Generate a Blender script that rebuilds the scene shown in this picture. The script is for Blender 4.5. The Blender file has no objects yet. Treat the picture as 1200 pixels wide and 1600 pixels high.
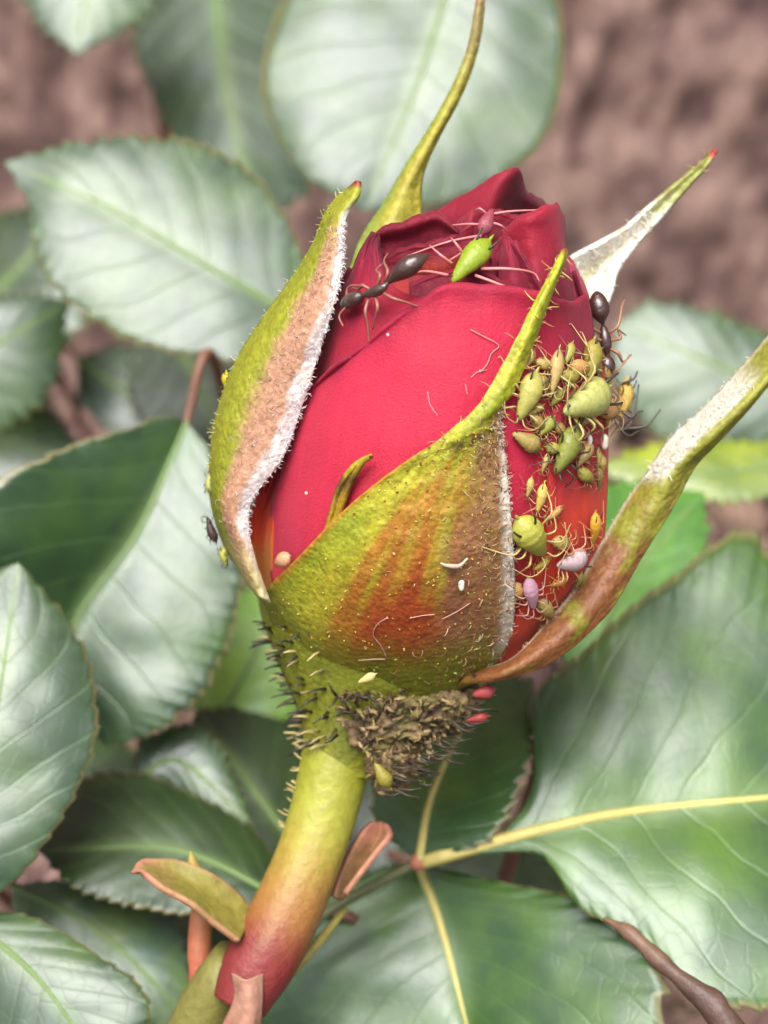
import bpy, math, random
import numpy as np
from mathutils import Vector, Matrix

random.seed(7)
RNG = np.random.default_rng(7)
scene = bpy.context.scene
C = scene.collection
scene.unit_settings.scale_length = 0.01          # 1 unit = 1 cm

# ------------------------------------------------------------------ camera
PITCH = math.radians(38)
HALF_V = math.radians(15)
DIST = 11.2                                       # camera to the bud's middle
F_PX = 800 / math.tan(HALF_V)                     # focal length in photo pixels (photo is 1200 x 1600)
S = DIST / F_PX                                   # one photo pixel at the bud, in cm
FWD = np.array([0, math.cos(PITCH), -math.sin(PITCH)])
UP = np.array([0, math.sin(PITCH), math.cos(PITCH)])
RIGHT = np.array([1.0, 0, 0])
GROUND_DEPTH = 27.0
CAM_H = GROUND_DEPTH * math.sin(PITCH)
CAM = np.array([0, 0, CAM_H])
cd = bpy.data.cameras.new('camera')
cam = bpy.data.objects.new('camera', cd); C.objects.link(cam)
cam.location = CAM
cam.rotation_euler = (math.pi / 2 - PITCH, 0, 0)
cd.sensor_fit = 'VERTICAL'; cd.sensor_height = 24.0
cd.lens = 12.0 / math.tan(HALF_V)
cd.clip_start = 0.1; cd.clip_end = 5000
cd.dof.use_dof = True
cd.dof.focus_distance = DIST - 0.62
APERTURE_CM = 0.19
cd.dof.aperture_blades = 0
scene.camera = cam
# Blender: aperture radius (scene units) = lens_mm*0.001/(2*fstop)  (unit scale is not applied)
cd.dof.aperture_fstop = cd.lens * 0.001 / APERTURE_CM

# ------------------------------------------------------------------ light
SUN_EL, SUN_AZ = math.radians(72), math.radians(-155)       # azimuth from +Y (away from the camera), negative = left
w = bpy.data.worlds.new('World'); scene.world = w; w.use_nodes = True
nt = w.node_tree; bg = nt.nodes['Background']
sky = nt.nodes.new('ShaderNodeTexSky'); sky.sky_type = 'NISHITA'; sky.sun_disc = False
sky.sun_elevation = SUN_EL; sky.sun_rotation = SUN_AZ
sky.air_density = 1.0; sky.dust_density = 4.0; sky.ozone_density = 1.0
hs = nt.nodes.new('ShaderNodeHueSaturation'); hs.inputs['Saturation'].default_value = 0.55
nt.links.new(sky.outputs[0], hs.inputs['Color']); nt.links.new(hs.outputs[0], bg.inputs[0])
bg.inputs[1].default_value = 0.06
sd = bpy.data.lights.new('sun', 'SUN'); sd.energy = 1.5; sd.angle = math.radians(38); sd.color = (1.0, 0.985, 0.96)
sun = bpy.data.objects.new('sun', sd); C.objects.link(sun)
sdir = Vector((math.sin(SUN_AZ) * math.cos(SUN_EL), math.cos(SUN_AZ) * math.cos(SUN_EL), math.sin(SUN_EL)))
sun.rotation_euler = sdir.to_track_quat('Z', 'Y').to_euler(); sun.location = (0, 0, 60)
scene.view_settings.view_transform = 'Standard'; scene.view_settings.look = 'None'
scene.view_settings.gamma = 1; scene.view_settings.use_curve_mapping = False
scene.view_settings.exposure = 2.1
scene.cycles.use_denoising = True; scene.cycles.use_adaptive_sampling = True; scene.cycles.adaptive_threshold = 0.03
scene.cycles.max_bounces = 5; scene.cycles.transmission_bounces = 3; scene.cycles.diffuse_bounces = 3
scene.cycles.caustics_reflective = False; scene.cycles.caustics_refractive = False

# ------------------------------------------------------------------ helpers
def P(a):
    """(px, py, dz) in photo pixels, dz = pixels behind the bud's middle -> world cm"""
    a = np.asarray(a, float)
    d = DIST + a[..., 2] * S
    x = (a[..., 0] - 600) / F_PX * d
    y = (800 - a[..., 1]) / F_PX * d
    return CAM + x[..., None] * RIGHT + y[..., None] * UP + d[..., None] * FWD

TAB = np.array([  # py, centre x, radius of the bud
 [1120, 640, 60], [1090, 642, 100], [1050, 650, 165], [1000, 652, 205], [950, 656, 234], [900, 662, 252], [800, 680, 264],
 [700, 690, 257], [600, 704, 237], [500, 714, 208], [450, 719, 192], [400, 722, 168], [350, 728, 140], [300, 742, 105], [250, 755, 70]])[::-1]
def ax(py): return np.interp(py, TAB[:, 0], TAB[:, 1])
def rad(py): return np.interp(py, TAB[:, 0], TAB[:, 2])
def az(py): return (np.asarray(py, float) - 690) * 0.31
def bz(px, py, k=1.0):
    r = k * rad(py)
    dx = np.clip((np.asarray(px, float) - ax(py)) / r, -0.985, 0.985)
    return az(py) - r * np.sqrt(1 - dx * dx) * 0.92
def on(px, py, k=1.0):
    return (px, py, float(bz(px, py, k)))
def bnormal(px, py, k=1.0):
    e = 4.0
    p = P(np.array([on(px + e, py, k), on(px - e, py, k), on(px, py - e, k), on(px, py + e, k)]))
    n = np.cross(p[0] - p[1], p[2] - p[3])
    return n / np.linalg.norm(n)

def hash3(i, j, k):
    h = (i * 374761393 + j * 668265263 + k * 2147483647 * 3 + 12345) & 0xffffffff
    h = ((h ^ (h >> 13)) * 1274126177) & 0xffffffff
    return ((h ^ (h >> 16)) & 0xffff) / 65535.0
def vnoise(p):
    p = np.asarray(p, float); f = np.floor(p); t = p - f; t = t * t * (3 - 2 * t); f = f.astype(np.int64)
    r = 0
    for a in (0, 1):
        for b in (0, 1):
            for c in (0, 1):
                wgt = (t[..., 0] if a else 1 - t[..., 0]) * (t[..., 1] if b else 1 - t[..., 1]) * (t[..., 2] if c else 1 - t[..., 2])
                r = r + wgt * hash3(f[..., 0] + a, f[..., 1] + b, f[..., 2] + c)
    return r
def fbm(p, o=4):
    p = np.asarray(p, float); r = 0; a = 0.5
    for i in range(o):
        r = r + a * vnoise(p); p = p * 2.03 + 17.3; a *= 0.5
    return r / (1 - 0.5 ** o)
def sstep(a, b, x):
    t = np.clip((x - a) / (b - a), 0, 1); return t * t * (3 - 2 * t)
def mixc(c0, c1, f):
    f = np.asarray(f)[..., None]
    return np.asarray(c0) * (1 - f) + np.asarray(c1) * f

def crom(pts, n, closed=False):
    """Catmull-Rom through control points along axis 0 -> n samples"""
    pts = np.asarray(pts, float); m = len(pts)
    t = np.linspace(0, m - 1, n); i = np.minimum(t.astype(int), m - 2); f = t - i
    ext = np.concatenate([(2 * pts[:1] - pts[1:2]), pts, (2 * pts[-1:] - pts[-2:-1])], 0)
    p0, p1, p2, p3 = ext[i], ext[i + 1], ext[i + 2], ext[i + 3]
    f = f.reshape((-1,) + (1,) * (pts.ndim - 1))
    return 0.5 * ((2 * p1) + (-p0 + p2) * f + (2 * p0 - 5 * p1 + 4 * p2 - p3) * f ** 2 + (-p0 + 3 * p1 - 3 * p2 + p3) * f ** 3)
def tensor(ctrl, nv, nu):
    g = crom(np.asarray(ctrl, float), nv)
    return crom(g.transpose(1, 0, 2), nu).transpose(1, 0, 2)

def mesh_from(name, verts, faces, cols=None, uvs=None, smooth=True):
    me = bpy.data.meshes.new(name)
    verts = np.asarray(verts, float)
    me.from_pydata(verts.tolist(), [], faces if isinstance(faces, list) else faces.tolist())
    if cols is not None:
        ca = me.color_attributes.new('Col', 'FLOAT_COLOR', 'POINT')
        cc = np.ones((len(verts), 4)); cc[:, :3] = cols
        ca.data.foreach_set('color', cc.ravel())
    if uvs is not None:
        uvl = me.uv_layers.new(name='UVMap')
        li = np.empty(len(me.loops), np.int32); me.loops.foreach_get('vertex_index', li)
        uvl.data.foreach_set('uv', np.asarray(uvs)[li].ravel())
    if smooth: me.polygons.foreach_set('use_smooth', [True] * len(me.polygons))
    me.update()
    return me
def root_loc(o):
    while o.parent: o = o.parent
    return np.array(o.location)
def obj(name, verts, faces, mat, parent=None, cols=None, uvs=None, smooth=True, solid=0, origin=None):
    verts = np.asarray(verts, float)
    if parent is not None: org = root_loc(parent)
    else: org = np.asarray(origin if origin is not None else verts.mean(0))
    me = mesh_from(name, verts - org, faces, cols, uvs, smooth)
    me.materials.append(mat)
    o = bpy.data.objects.new(name, me); C.objects.link(o)
    if parent is not None: o.parent = parent
    else: o.location = org
    if solid:
        m = o.modifiers.new('thickness', 'SOLIDIFY'); m.thickness = solid; m.offset = 0
    return o
def tag(o, label, cat, group=None):
    o['label'] = label; o['category'] = cat
    if group: o['group'] = group
    return o
def empty(name, loc, label, cat, group=None):
    o = bpy.data.objects.new(name, None); C.objects.link(o); o.location = loc; o.empty_display_size = 0.1
    return tag(o, label, cat, group)
def grid_faces(nv, nu, wrap=False):
    i = np.arange(nv - 1)[:, None]; j = np.arange(nu if wrap else nu - 1)[None]
    j2 = (j + 1) % nu
    return np.stack([i * nu + j, i * nu + j2, (i + 1) * nu + j2, (i + 1) * nu + j], -1).reshape(-1, 4).tolist()

def tube_arrays(path, radii, sides=8, cap=True):
    path = np.asarray(path, float); n = len(path)
    radii = np.broadcast_to(np.asarray(radii, float), (n,))
    tan = np.gradient(path, axis=0); tan /= np.linalg.norm(tan, axis=1)[:, None] + 1e-12
    ref = np.array([0.31, 0.17, 0.93]) if abs(tan[0] @ np.array([0.31, 0.17, 0.93])) < 0.9 else np.array([1.0, 0, 0])
    V = []; a = np.linspace(0, 2 * np.pi, sides, endpoint=False)
    nrm = np.cross(tan[0], ref); nrm /= np.linalg.norm(nrm)
    for i in range(n):
        nrm = nrm - tan[i] * (nrm @ tan[i]); nrm /= np.linalg.norm(nrm) + 1e-12
        b = np.cross(tan[i], nrm)
        V.append(path[i] + radii[i] * (np.cos(a)[:, None] * nrm + np.sin(a)[:, None] * b))
    V = np.concatenate(V); F = grid_faces(n, sides, True)
    if cap:
        F.append(list(range(sides))[::-1]); F.append(list(range((n - 1) * sides, n * sides)))
    return V, F
class MB:
    def __init__(s): s.v = []; s.f = []; s.c = []; s.n = 0
    def add(s, V, F, col=None):
        s.v.append(np.asarray(V)); s.f += [[k + s.n for k in f] for f in F]; s.n += len(V)
        if col is not None: s.c.append(np.broadcast_to(np.asarray(col, float), (len(V), 3)))
    def tube(s, path, r, sides=5, col=None): s.add(*tube_arrays(path, r, sides), col)
    def build(s, name, mat, parent=None, **k):
        return obj(name, np.concatenate(s.v), s.f, mat, parent, cols=np.concatenate(s.c) if s.c else None, **k)
_a = np.linspace(0, 2 * np.pi, 10, endpoint=False)
def blob(c, r, seed=0, nth=7, nph=10, rough=0.0):
    """a closed uneven lump; r = 3 radii"""
    th = np.linspace(0, np.pi, nth)[1:-1]
    ph = np.linspace(0, 2 * np.pi, nph, endpoint=False)
    d = np.stack([np.sin(th)[:, None] * np.cos(ph), np.sin(th)[:, None] * np.sin(ph), np.cos(th)[:, None] + 0 * ph], -1).reshape(-1, 3)
    d = np.concatenate([d, [[0, 0, 1], [0, 0, -1]]])
    if rough: d = d * (1 + rough * (vnoise(d * 1.7 + seed * 9.1) - 0.5)[:, None] * 2)
    F = grid_faces(nth - 2, nph, True); T = len(d) - 2; B = len(d) - 1
    for j in range(nph):
        F.append([T, (j + 1) % nph, j]); F.append([B, (nth - 3) * nph + j, (nth - 3) * nph + (j + 1) % nph])
    return d * np.asarray(r) + np.asarray(c), F

# ------------------------------------------------------------------ materials
def mat_new(name):
    m = bpy.data.materials.new(name); m.use_nodes = True
    n = m.node_tree; return m, n, n.nodes, n.links, n.nodes['Principled BSDF'], n.nodes['Material Output']
def setp(b, **k):
    for key, v in k.items(): b.inputs[key.replace('_', ' ')].default_value = v
def noise_node(N, L, scale, detail=4, rough=0.55, coord=None):
    t = N.new('ShaderNodeTexNoise'); t.inputs['Scale'].default_value = scale; t.inputs['Detail'].default_value = detail
    t.inputs['Roughness'].default_value = rough
    if coord: L.new(coord, t.inputs['Vector'])
    return t
def mathn(N, L, op, a, b=None, clamp=False):
    m = N.new('ShaderNodeMath'); m.operation = op; m.use_clamp = clamp
    for i, x in enumerate((a, b)):
        if x is None: continue
        if isinstance(x, (int, float)): m.inputs[i].default_value = x
        else: L.new(x, m.inputs[i])
    return m.outputs[0]
def mixrgb(N, L, f, a, b, mode='MIX'):
    m = N.new('ShaderNodeMix'); m.data_type = 'RGBA'; m.blend_type = mode
    for sock, x in ((m.inputs[0], f), (m.inputs[6], a), (m.inputs[7], b)):
        if isinstance(x, (int, float)): sock.default_value = x
        elif isinstance(x, tuple): sock.default_value = x if len(x) == 4 else (*x, 1)
        else: L.new(x, sock)
    return m.outputs[2]
def ramp(N, L, f, lo, hi):
    r = N.new('ShaderNodeMapRange'); r.inputs[1].default_value = lo; r.inputs[2].default_value = hi; L.new(f, r.inputs[0])
    return r.outputs[0]
def bump(N, L, h, strength, dist):
    b = N.new('ShaderNodeBump'); b.inputs['Strength'].default_value = strength; b.inputs['Distance'].default_value = dist
    L.new(h, b.inputs['Height']); return b.outputs[0]
def add_translucent(N, L, b, out, col, fac, normal=None):
    t = N.new('ShaderNodeBsdfTranslucent'); m = N.new('ShaderNodeMixShader'); m.inputs[0].default_value = fac
    if isinstance(col, tuple): t.inputs[0].default_value = (*col, 1)
    else: L.new(col, t.inputs[0])
    L.new(b.outputs[0], m.inputs[1]); L.new(t.outputs[0], m.inputs[2]); L.new(m.outputs[0], out.inputs[0])
    if normal: L.new(normal, t.inputs['Normal'])

def petal_material():
    m, n, N, L, b, out = mat_new('petal')
    at = N.new('ShaderNodeAttribute'); at.attribute_name = 'Col'
    uv = N.new('ShaderNodeUVMap'); mp = N.new('ShaderNodeMapping'); mp.inputs['Scale'].default_value = (26, 2.2, 1); L.new(uv.outputs[0], mp.inputs[0])
    vein = noise_node(N, L, 1.0, 3, 0.6, mp.outputs[0])
    tc = N.new('ShaderNodeTexCoord'); fine = noise_node(N, L, 70, 3, 0.7, tc.outputs['Object']); big = noise_node(N, L, 2.2, 3, 0.6, tc.outputs['Object'])
    v = ramp(N, L, vein.outputs[0], 0.3, 0.7)
    c = mixrgb(N, L, mathn(N, L, 'MULTIPLY', v, 0.22), at.outputs['Color'], (0.30, 0.012, 0.03))
    c = mixrgb(N, L, mathn(N, L, 'MULTIPLY', ramp(N, L, big.outputs[0], 0.45, 0.75), 0.25), c, (0.62, 0.05, 0.075))
    L.new(c, b.inputs['Base Color'])
    setp(b, Roughness=0.55, Specular_IOR_Level=0.35, Sheen_Weight=0.18, Sheen_Roughness=0.4)
    b.inputs['Sheen Tint'].default_value = (1.0, 0.55, 0.65, 1)
    h = mathn(N, L, 'ADD', mathn(N, L, 'MULTIPLY', fine.outputs[0], 1.0), mathn(N, L, 'MULTIPLY', vein.outputs[0], 0.6))
    nb = bump(N, L, h, 0.6, 0.014); L.new(nb, b.inputs['Normal'])
    add_translucent(N, L, b, out, mixrgb(N, L, 0.5, c, (0.85, 0.05, 0.03)), 0.34)
    return m
M_PETAL = petal_material()

def sepal_material():
    m, n, N, L, b, out = mat_new('sepal_skin')
    at = N.new('ShaderNodeAttribute'); at.attribute_name = 'Col'
    tc = N.new('ShaderNodeTexCoord'); o = tc.outputs['Object']
    f1 = noise_node(N, L, 26, 4, 0.65, o); f2 = noise_node(N, L, 7, 4, 0.6, o)
    vo = N.new('ShaderNodeTexVoronoi'); vo.inputs['Scale'].default_value = 30; L.new(o, vo.inputs['Vector'])
    c = mixrgb(N, L, ramp(N, L, f1.outputs[0], 0.35, 0.75), at.outputs['Color'], mixrgb(N, L, 1.0, at.outputs['Color'], (0.55, 0.5, 0.42), 'MULTIPLY'))
    c = mixrgb(N, L, mathn(N, L, 'MULTIPLY', ramp(N, L, f2.outputs[0], 0.5, 0.8), 0.5), c, mixrgb(N, L, 1.0, c, (1.35, 1.3, 0.9), 'MULTIPLY'))
    L.new(c, b.inputs['Base Color'])
    setp(b, Roughness=0.5, Specular_IOR_Level=0.45)
    h = mathn(N, L, 'ADD', f1.outputs[0], mathn(N, L, 'MULTIPLY', vo.outputs['Distance'], -0.7))
    L.new(bump(N, L, h, 0.4, 0.02), b.inputs['Normal'])
    add_translucent(N, L, b, out, c, 0.2)
    return m
M_SEPAL = sepal_material()

def leaf_material(name='leaf_blade', under=False):
    m, n, N, L, b, out = mat_new(name)
    oi = N.new('ShaderNodeObjectInfo'); uv = N.new('ShaderNodeUVMap'); sx = N.new('ShaderNodeSeparateXYZ'); L.new(uv.outputs[0], sx.inputs[0])
    u = mathn(N, L, 'ABSOLUTE', mathn(N, L, 'SUBTRACT', mathn(N, L, 'MULTIPLY', sx.outputs[0], 2.0), 1.0)); v = sx.outputs[1]
    tc = N.new('ShaderNodeTexCoord'); o = tc.outputs['Object']
    wob = noise_node(N, L, 2.0, 1, 0.5, o); big = noise_node(N, L, 1.7, 3, 0.6, o); fine = noise_node(N, L, 30, 2, 0.6, o)
    q = mathn(N, L, 'SUBTRACT', mathn(N, L, 'MULTIPLY', v, 8.0), mathn(N, L, 'MULTIPLY', u, 2.0))
    q = mathn(N, L, 'ADD', q, mathn(N, L, 'MULTIPLY', wob.outputs[0], 0.55))
    fr = mathn(N, L, 'ABSOLUTE', mathn(N, L, 'SUBTRACT', mathn(N, L, 'FRACT', q), 0.5))
    lat = ramp(N, L, fr, 0.455, 0.49)
    vo = N.new('ShaderNodeTexVoronoi'); vo.feature = 'DISTANCE_TO_EDGE'; vo.inputs['Scale'].default_value = 7; L.new(o, vo.inputs['Vector'])
    ret = ramp(N, L, vo.outputs['Distance'], 0.05, 0.0)
    midv = ramp(N, L, u, 0.16, 0.0)
    base = oi.outputs['Color']
    c = mixrgb(N, L, mathn(N, L, 'MULTIPLY', ramp(N, L, big.outputs[0], 0.40, 0.68), 0.55), base, mixrgb(N, L, 1.0, base, (3.6, 2.7, 0.6), 'MULTIPLY'))
    c = mixrgb(N, L, mathn(N, L, 'MULTIPLY', lat, 0.22), c, (0.12, 0.19, 0.05))
    c = mixrgb(N, L, mathn(N, L, 'MULTIPLY', midv, 0.35), c, (0.20, 0.26, 0.07))
    c = mixrgb(N, L, mathn(N, L, 'MULTIPLY', ramp(N, L, u, 0.955, 0.99), 0.7), c, (0.34, 0.25, 0.11))
    L.new(c, b.inputs['Base Color'])
    rg = mathn(N, L, 'ADD', 0.42, mathn(N, L, 'MULTIPLY', fine.outputs[0], 0.16))
    L.new(rg, b.inputs['Roughness'])
    setp(b, Specular_IOR_Level=0.22, Coat_Weight=1.0, Coat_Roughness=0.40, Coat_IOR=1.6)
    h = mathn(N, L, 'ADD', mathn(N, L, 'MULTIPLY', lat, -0.6), mathn(N, L, 'ADD', mathn(N, L, 'MULTIPLY', ret, -0.13), mathn(N, L, 'MULTIPLY', fine.outputs[0], 0.14)))
    nb = bump(N, L, h, 0.2, 0.032); L.new(nb, b.inputs['Normal']); L.new(nb, b.inputs['Coat Normal']); b.inputs['Coat Tint'].default_value = (0.84, 0.94, 1.0, 1)
    add_translucent(N, L, b, out, mixrgb(N, L, 0.5, c, (0.08, 0.18, 0.010)), 0.12)
    return m
M_LEAF = leaf_material()

def col_material(name, rough=0.5, spec=0.5, bumpd=0.01, scale=30, trans=0.0, coat=0.0, sss=0.0, source='attr', var=0.5):
    m, n, N, L, b, out = mat_new(name)
    if source == 'attr':
        at = N.new('ShaderNodeAttribute'); at.attribute_name = 'Col'; c0 = at.outputs['Color']
    else:
        oi = N.new('ShaderNodeObjectInfo'); c0 = oi.outputs['Color']
    tc = N.new('ShaderNodeTexCoord'); f = noise_node(N, L, scale, 4, 0.6, tc.outputs['Object'])
    c = mixrgb(N, L, mathn(N, L, 'MULTIPLY', ramp(N, L, f.outputs[0], 0.4, 0.75), var), c0, mixrgb(N, L, 1.0, c0, (0.55, 0.5, 0.45), 'MULTIPLY'))
    L.new(c, b.inputs['Base Color']); setp(b, Roughness=rough, Specular_IOR_Level=spec, Coat_Weight=coat, Coat_Roughness=0.15)
    if sss:
        setp(b, Subsurface_Weight=sss, Subsurface_Scale=0.05); b.inputs['Subsurface Radius'].default_value = (0.8, 0.8, 0.3)
    if bumpd: L.new(bump(N, L, f.outputs[0], 0.6, bumpd), b.inputs['Normal'])
    if trans: add_translucent(N, L, b, out, c, trans)
    return m
M_STEM = col_material('stem_skin', 0.5, 0.4, 0.02, 17, var=0.5)
M_HAIR = col_material('plant_hair', 0.6, 0.3, 0, 30, trans=0.3, var=0.1)
M_CRUST = col_material('brown_crust', 0.6, 0.3, 0.02, 40)
M_BRISTLE = col_material('bristle', 0.45, 0.4, 0, 30, var=0.2)
M_APHID = col_material('aphid_skin', 0.38, 0.5, 0.006, 22, trans=0.30, source='obj', var=0.6)
M_LIMB = col_material('insect_limb', 0.4, 0.5, 0, 20, trans=0.15, source='obj', var=0.3)
M_ANT = col_material('ant_shell', 0.28, 0.6, 0.010, 45, coat=0.3, source='obj', var=0.4)
M_BARK = col_material('bark_chip', 0.85, 0.2, 0.05, 6, var=0.6)
M_VEIN = col_material('leaf_rib', 0.5, 0.4, 0.01, 14, source='obj', var=0.3)

def ground_material():
    m, n, N, L, b, out = mat_new('soil')
    tc = N.new('ShaderNodeTexCoord'); o = tc.outputs['Object']
    a = noise_node(N, L, 0.9, 8, 0.7, o); f = noise_node(N, L, 5, 5, 0.7, o)
    c = mixrgb(N, L, ramp(N, L, a.outputs[0], 0.35, 0.7), (0.07, 0.044, 0.040), (0.17, 0.11, 0.085))
    L.new(c, b.inputs['Base Color']); setp(b, Roughness=0.9, Specular_IOR_Level=0.2)
    L.new(bump(N, L, mathn(N, L, 'ADD', a.outputs[0], f.outputs[0]), 1.0, 0.5), b.inputs['Normal'])
    return m
M_SOIL = ground_material()

# ------------------------------------------------------------------ ground
gx = np.concatenate([[-3000, -600, -150], np.linspace(-60, 60, 61), [150, 600, 3000]])
gy = np.concatenate([[-3000, -600, -100], np.linspace(-10, 90, 51), [200, 600, 3000]])
GX, GY = np.meshgrid(gx, gy)
gz = (fbm(np.stack([GX * 0.12, GY * 0.12, GX * 0], -1), 3) - 0.5) * 1.6 * np.exp(-(GX / 120) ** 2 - ((GY - 30) / 120) ** 2)
g = obj('ground', np.stack([GX, GY, gz], -1).reshape(-1, 3), grid_faces(len(gy), len(gx)), M_SOIL, origin=(0, 0, 0))
g['kind'] = 'structure'
def build_chips():
    mb = MB(); n = 3200
    base = np.array([[-1, -1, -1], [1, -1, -1], [1, 1, -1], [-1, 1, -1], [-1, -1, 1], [1, -1, 1], [1, 1, 1], [-1, 1, 1]], float)
    faces = [[0, 3, 2, 1], [4, 5, 6, 7], [0, 1, 5, 4], [1, 2, 6, 5], [2, 3, 7, 6], [3, 0, 4, 7]]
    pal = np.array([(0.27, 0.17, 0.14), (0.22, 0.135, 0.12), (0.34, 0.22, 0.165), (0.17, 0.10, 0.095), (0.29, 0.185, 0.165), (0.36, 0.25, 0.17)])
    for i in range(n):
        y = RNG.uniform(4, 23); x = RNG.uniform(-1, 1) * (5 + y * 0.34)
        ln = RNG.gamma(3, 0.2) + 0.25; s = np.array([ln, ln * RNG.uniform(0.16, 0.32), RNG.uniform(0.05, 0.14)])
        p = base * s * 0.6 * (1 + RNG.uniform(-0.35, 0.35, (8, 3)))
        e = Matrix.Rotation(RNG.normal(1.5, 0.55), 3, 'Z') @ Matrix.Rotation(RNG.normal(0, 0.4), 3, 'X') @ Matrix.Rotation(RNG.normal(0, 0.3), 3, 'Y')
        z = RNG.uniform(0.1, 0.7)
        mb.add(p @ np.array(e).T + (x, y, z), faces, pal[RNG.integers(len(pal))] * RNG.uniform(0.55, 0.85))
    o = mb.build('bark_mulch', M_BARK, smooth=False, origin=(0, 30, 0))
    o['kind'] = 'stuff'; tag(o, 'brown bark mulch chips covering the soil behind the rose', 'bark mulch')
build_chips()

# rough brown wall behind the bush
wx = np.concatenate([[-150, -60], np.linspace(-16, 16, 260), [60, 150]]); wz = np.concatenate([np.linspace(-1, 16, 130), [30, 60, 110]])
WX, WZ = np.meshgrid(wx, wz)
rel = fbm(np.stack([WX * 3.4, WZ * 1.4, WX * 0], -1), 4) - 0.5
rel2 = fbm(np.stack([WX * 0.5 + 9, WZ * 0.3, WX * 0 + 3], -1), 3) - 0.5
WY = 23.5 - rel * 0.4 - rel2 * 0.5
front = np.stack([WX, WY, WZ], -1).reshape(-1, 3); nw_, nz_ = len(wx), len(wz)
bk = front.copy(); bk[:, 1] = 34
n0 = len(front); F = grid_faces(nz_, nw_) + [[n0 + k for k in f][::-1] for f in grid_faces(nz_, nw_)]
ring = [j for j in range(nw_)] + [i * nw_ + nw_ - 1 for i in range(1, nz_)] + [(nz_ - 1) * nw_ + j for j in range(nw_ - 2, -1, -1)] + [i * nw_ for i in range(nz_ - 2, 0, -1)]
for a_, b_ in zip(ring, ring[1:] + ring[:1]): F.append([a_, a_ + n0, b_ + n0, b_])
t_ = np.clip(0.56 + 0.9 * rel + 2.0 * (fbm(np.stack([WX * 7.5, WZ * 3.2, WX * 0 + 11], -1), 3) - 0.5) + 0.7 * (fbm(np.stack([WX * 1.3, WZ * 0.7, WX * 0 + 7], -1), 4) - 0.5), 0, 1)
wc = mixc(np.array((0.12, 0.070, 0.068)), np.array((0.36, 0.235, 0.19)), t_).reshape(-1, 3)
wall_ = obj('wall', np.concatenate([front, bk]), F, M_BARK, None, cols=np.concatenate([wc, wc]), origin=(0, 25, 0))
tag(wall_, 'rough pinkish brown wall behind the rose bush, out of focus', 'wall')
# ------------------------------------------------------------------ leaves
LEAF_GROUP = 'green rose leaves around the bud'
def outline(pts, n):
    pts = crom(np.asarray(pts, float), 240)
    d = np.concatenate([[0], np.cumsum(np.linalg.norm(np.diff(pts, axis=0), axis=1))]); d /= d[-1]
    t = np.linspace(0, 1, n)
    return np.stack([np.interp(t, d, pts[:, k]) for k in range(2)], -1)
def leaf_grid(mid, left, right, dz0, gy=0.6, gx=0.0, foldl=0.0, foldr=0.0, teeth=18, amp=17, quilt=1.2, curl=0.0, droop=0.0, seed=0, arch=0.22):
    n = teeth * 5 + 1; nw = 14
    Mx, Lx, Rx = outline(mid, n), outline(left, n), outline(right, n)
    t = np.linspace(0, 1, n); env = np.clip(np.minimum(t, 1 - t) * 10, 0, 1)
    saw = np.mod(t * teeth + 0.2, 1.0)
    rows = []; uvs = []
    allc = (Lx + Rx) / 2; cx, cy = allc[:, 0].mean(), allc[:, 1].mean()
    wl = np.linspace(0, 1, nw) ** 0.85
    cols = [(-1, x) for x in wl[::-1]] + [(1, x) for x in wl[1:]]
    out = np.empty((n, len(cols), 3)); uv = np.empty((n, len(cols), 2))
    for j, (s, x) in enumerate(cols):
        E = Lx if s < 0 else Rx
        dirv = E - Mx; hw = np.linalg.norm(dirv, axis=1); dn = dirv / (hw[:, None] + 1e-6)
        tanv = np.gradient(Mx, axis=0); tanv /= np.linalg.norm(tanv, axis=1)[:, None] + 1e-9
        edge = (saw - 0.5)[:, None] * amp * env[:, None] * (dn * 0.8 + tanv * 0.5)
        jit = (vnoise(np.stack([t * 30, t * 0 + s * 7, t * 0 + seed], -1)) - 0.5)[:, None] * amp * 0.7 * dn * env[:, None]
        xy = Mx + dirv * x + (edge + jit) * x ** 7
        q = t * 8 - x * 2.0 + 0.3
        z = dz0 + gy * (cy - xy[:, 1]) + gx * (xy[:, 0] - cx)
        z = z - (foldl if s < 0 else foldr) * hw * x
        z = z - quilt * np.abs(np.sin(np.pi * q)) * 4 * x * (1 - x) * env + curl * hw * x ** 3
        z = z + 26 * (fbm(np.stack([xy[:, 0] * 0.008, xy[:, 1] * 0.008, xy[:, 0] * 0 + seed], -1), 2) - 0.5)
        z = z + droop * (t - 0.3) ** 2 + arch * hw * x ** 2 + arch * 0.9 * np.linalg.norm(Mx[-1] - Mx[0]) * (t - 0.5) ** 2
        out[:, j, :2] = xy; out[:, j, 2] = z; uv[:, j, 0] = 0.5 + 0.5 * s * x; uv[:, j, 1] = t
    return out, uv, nw
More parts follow.
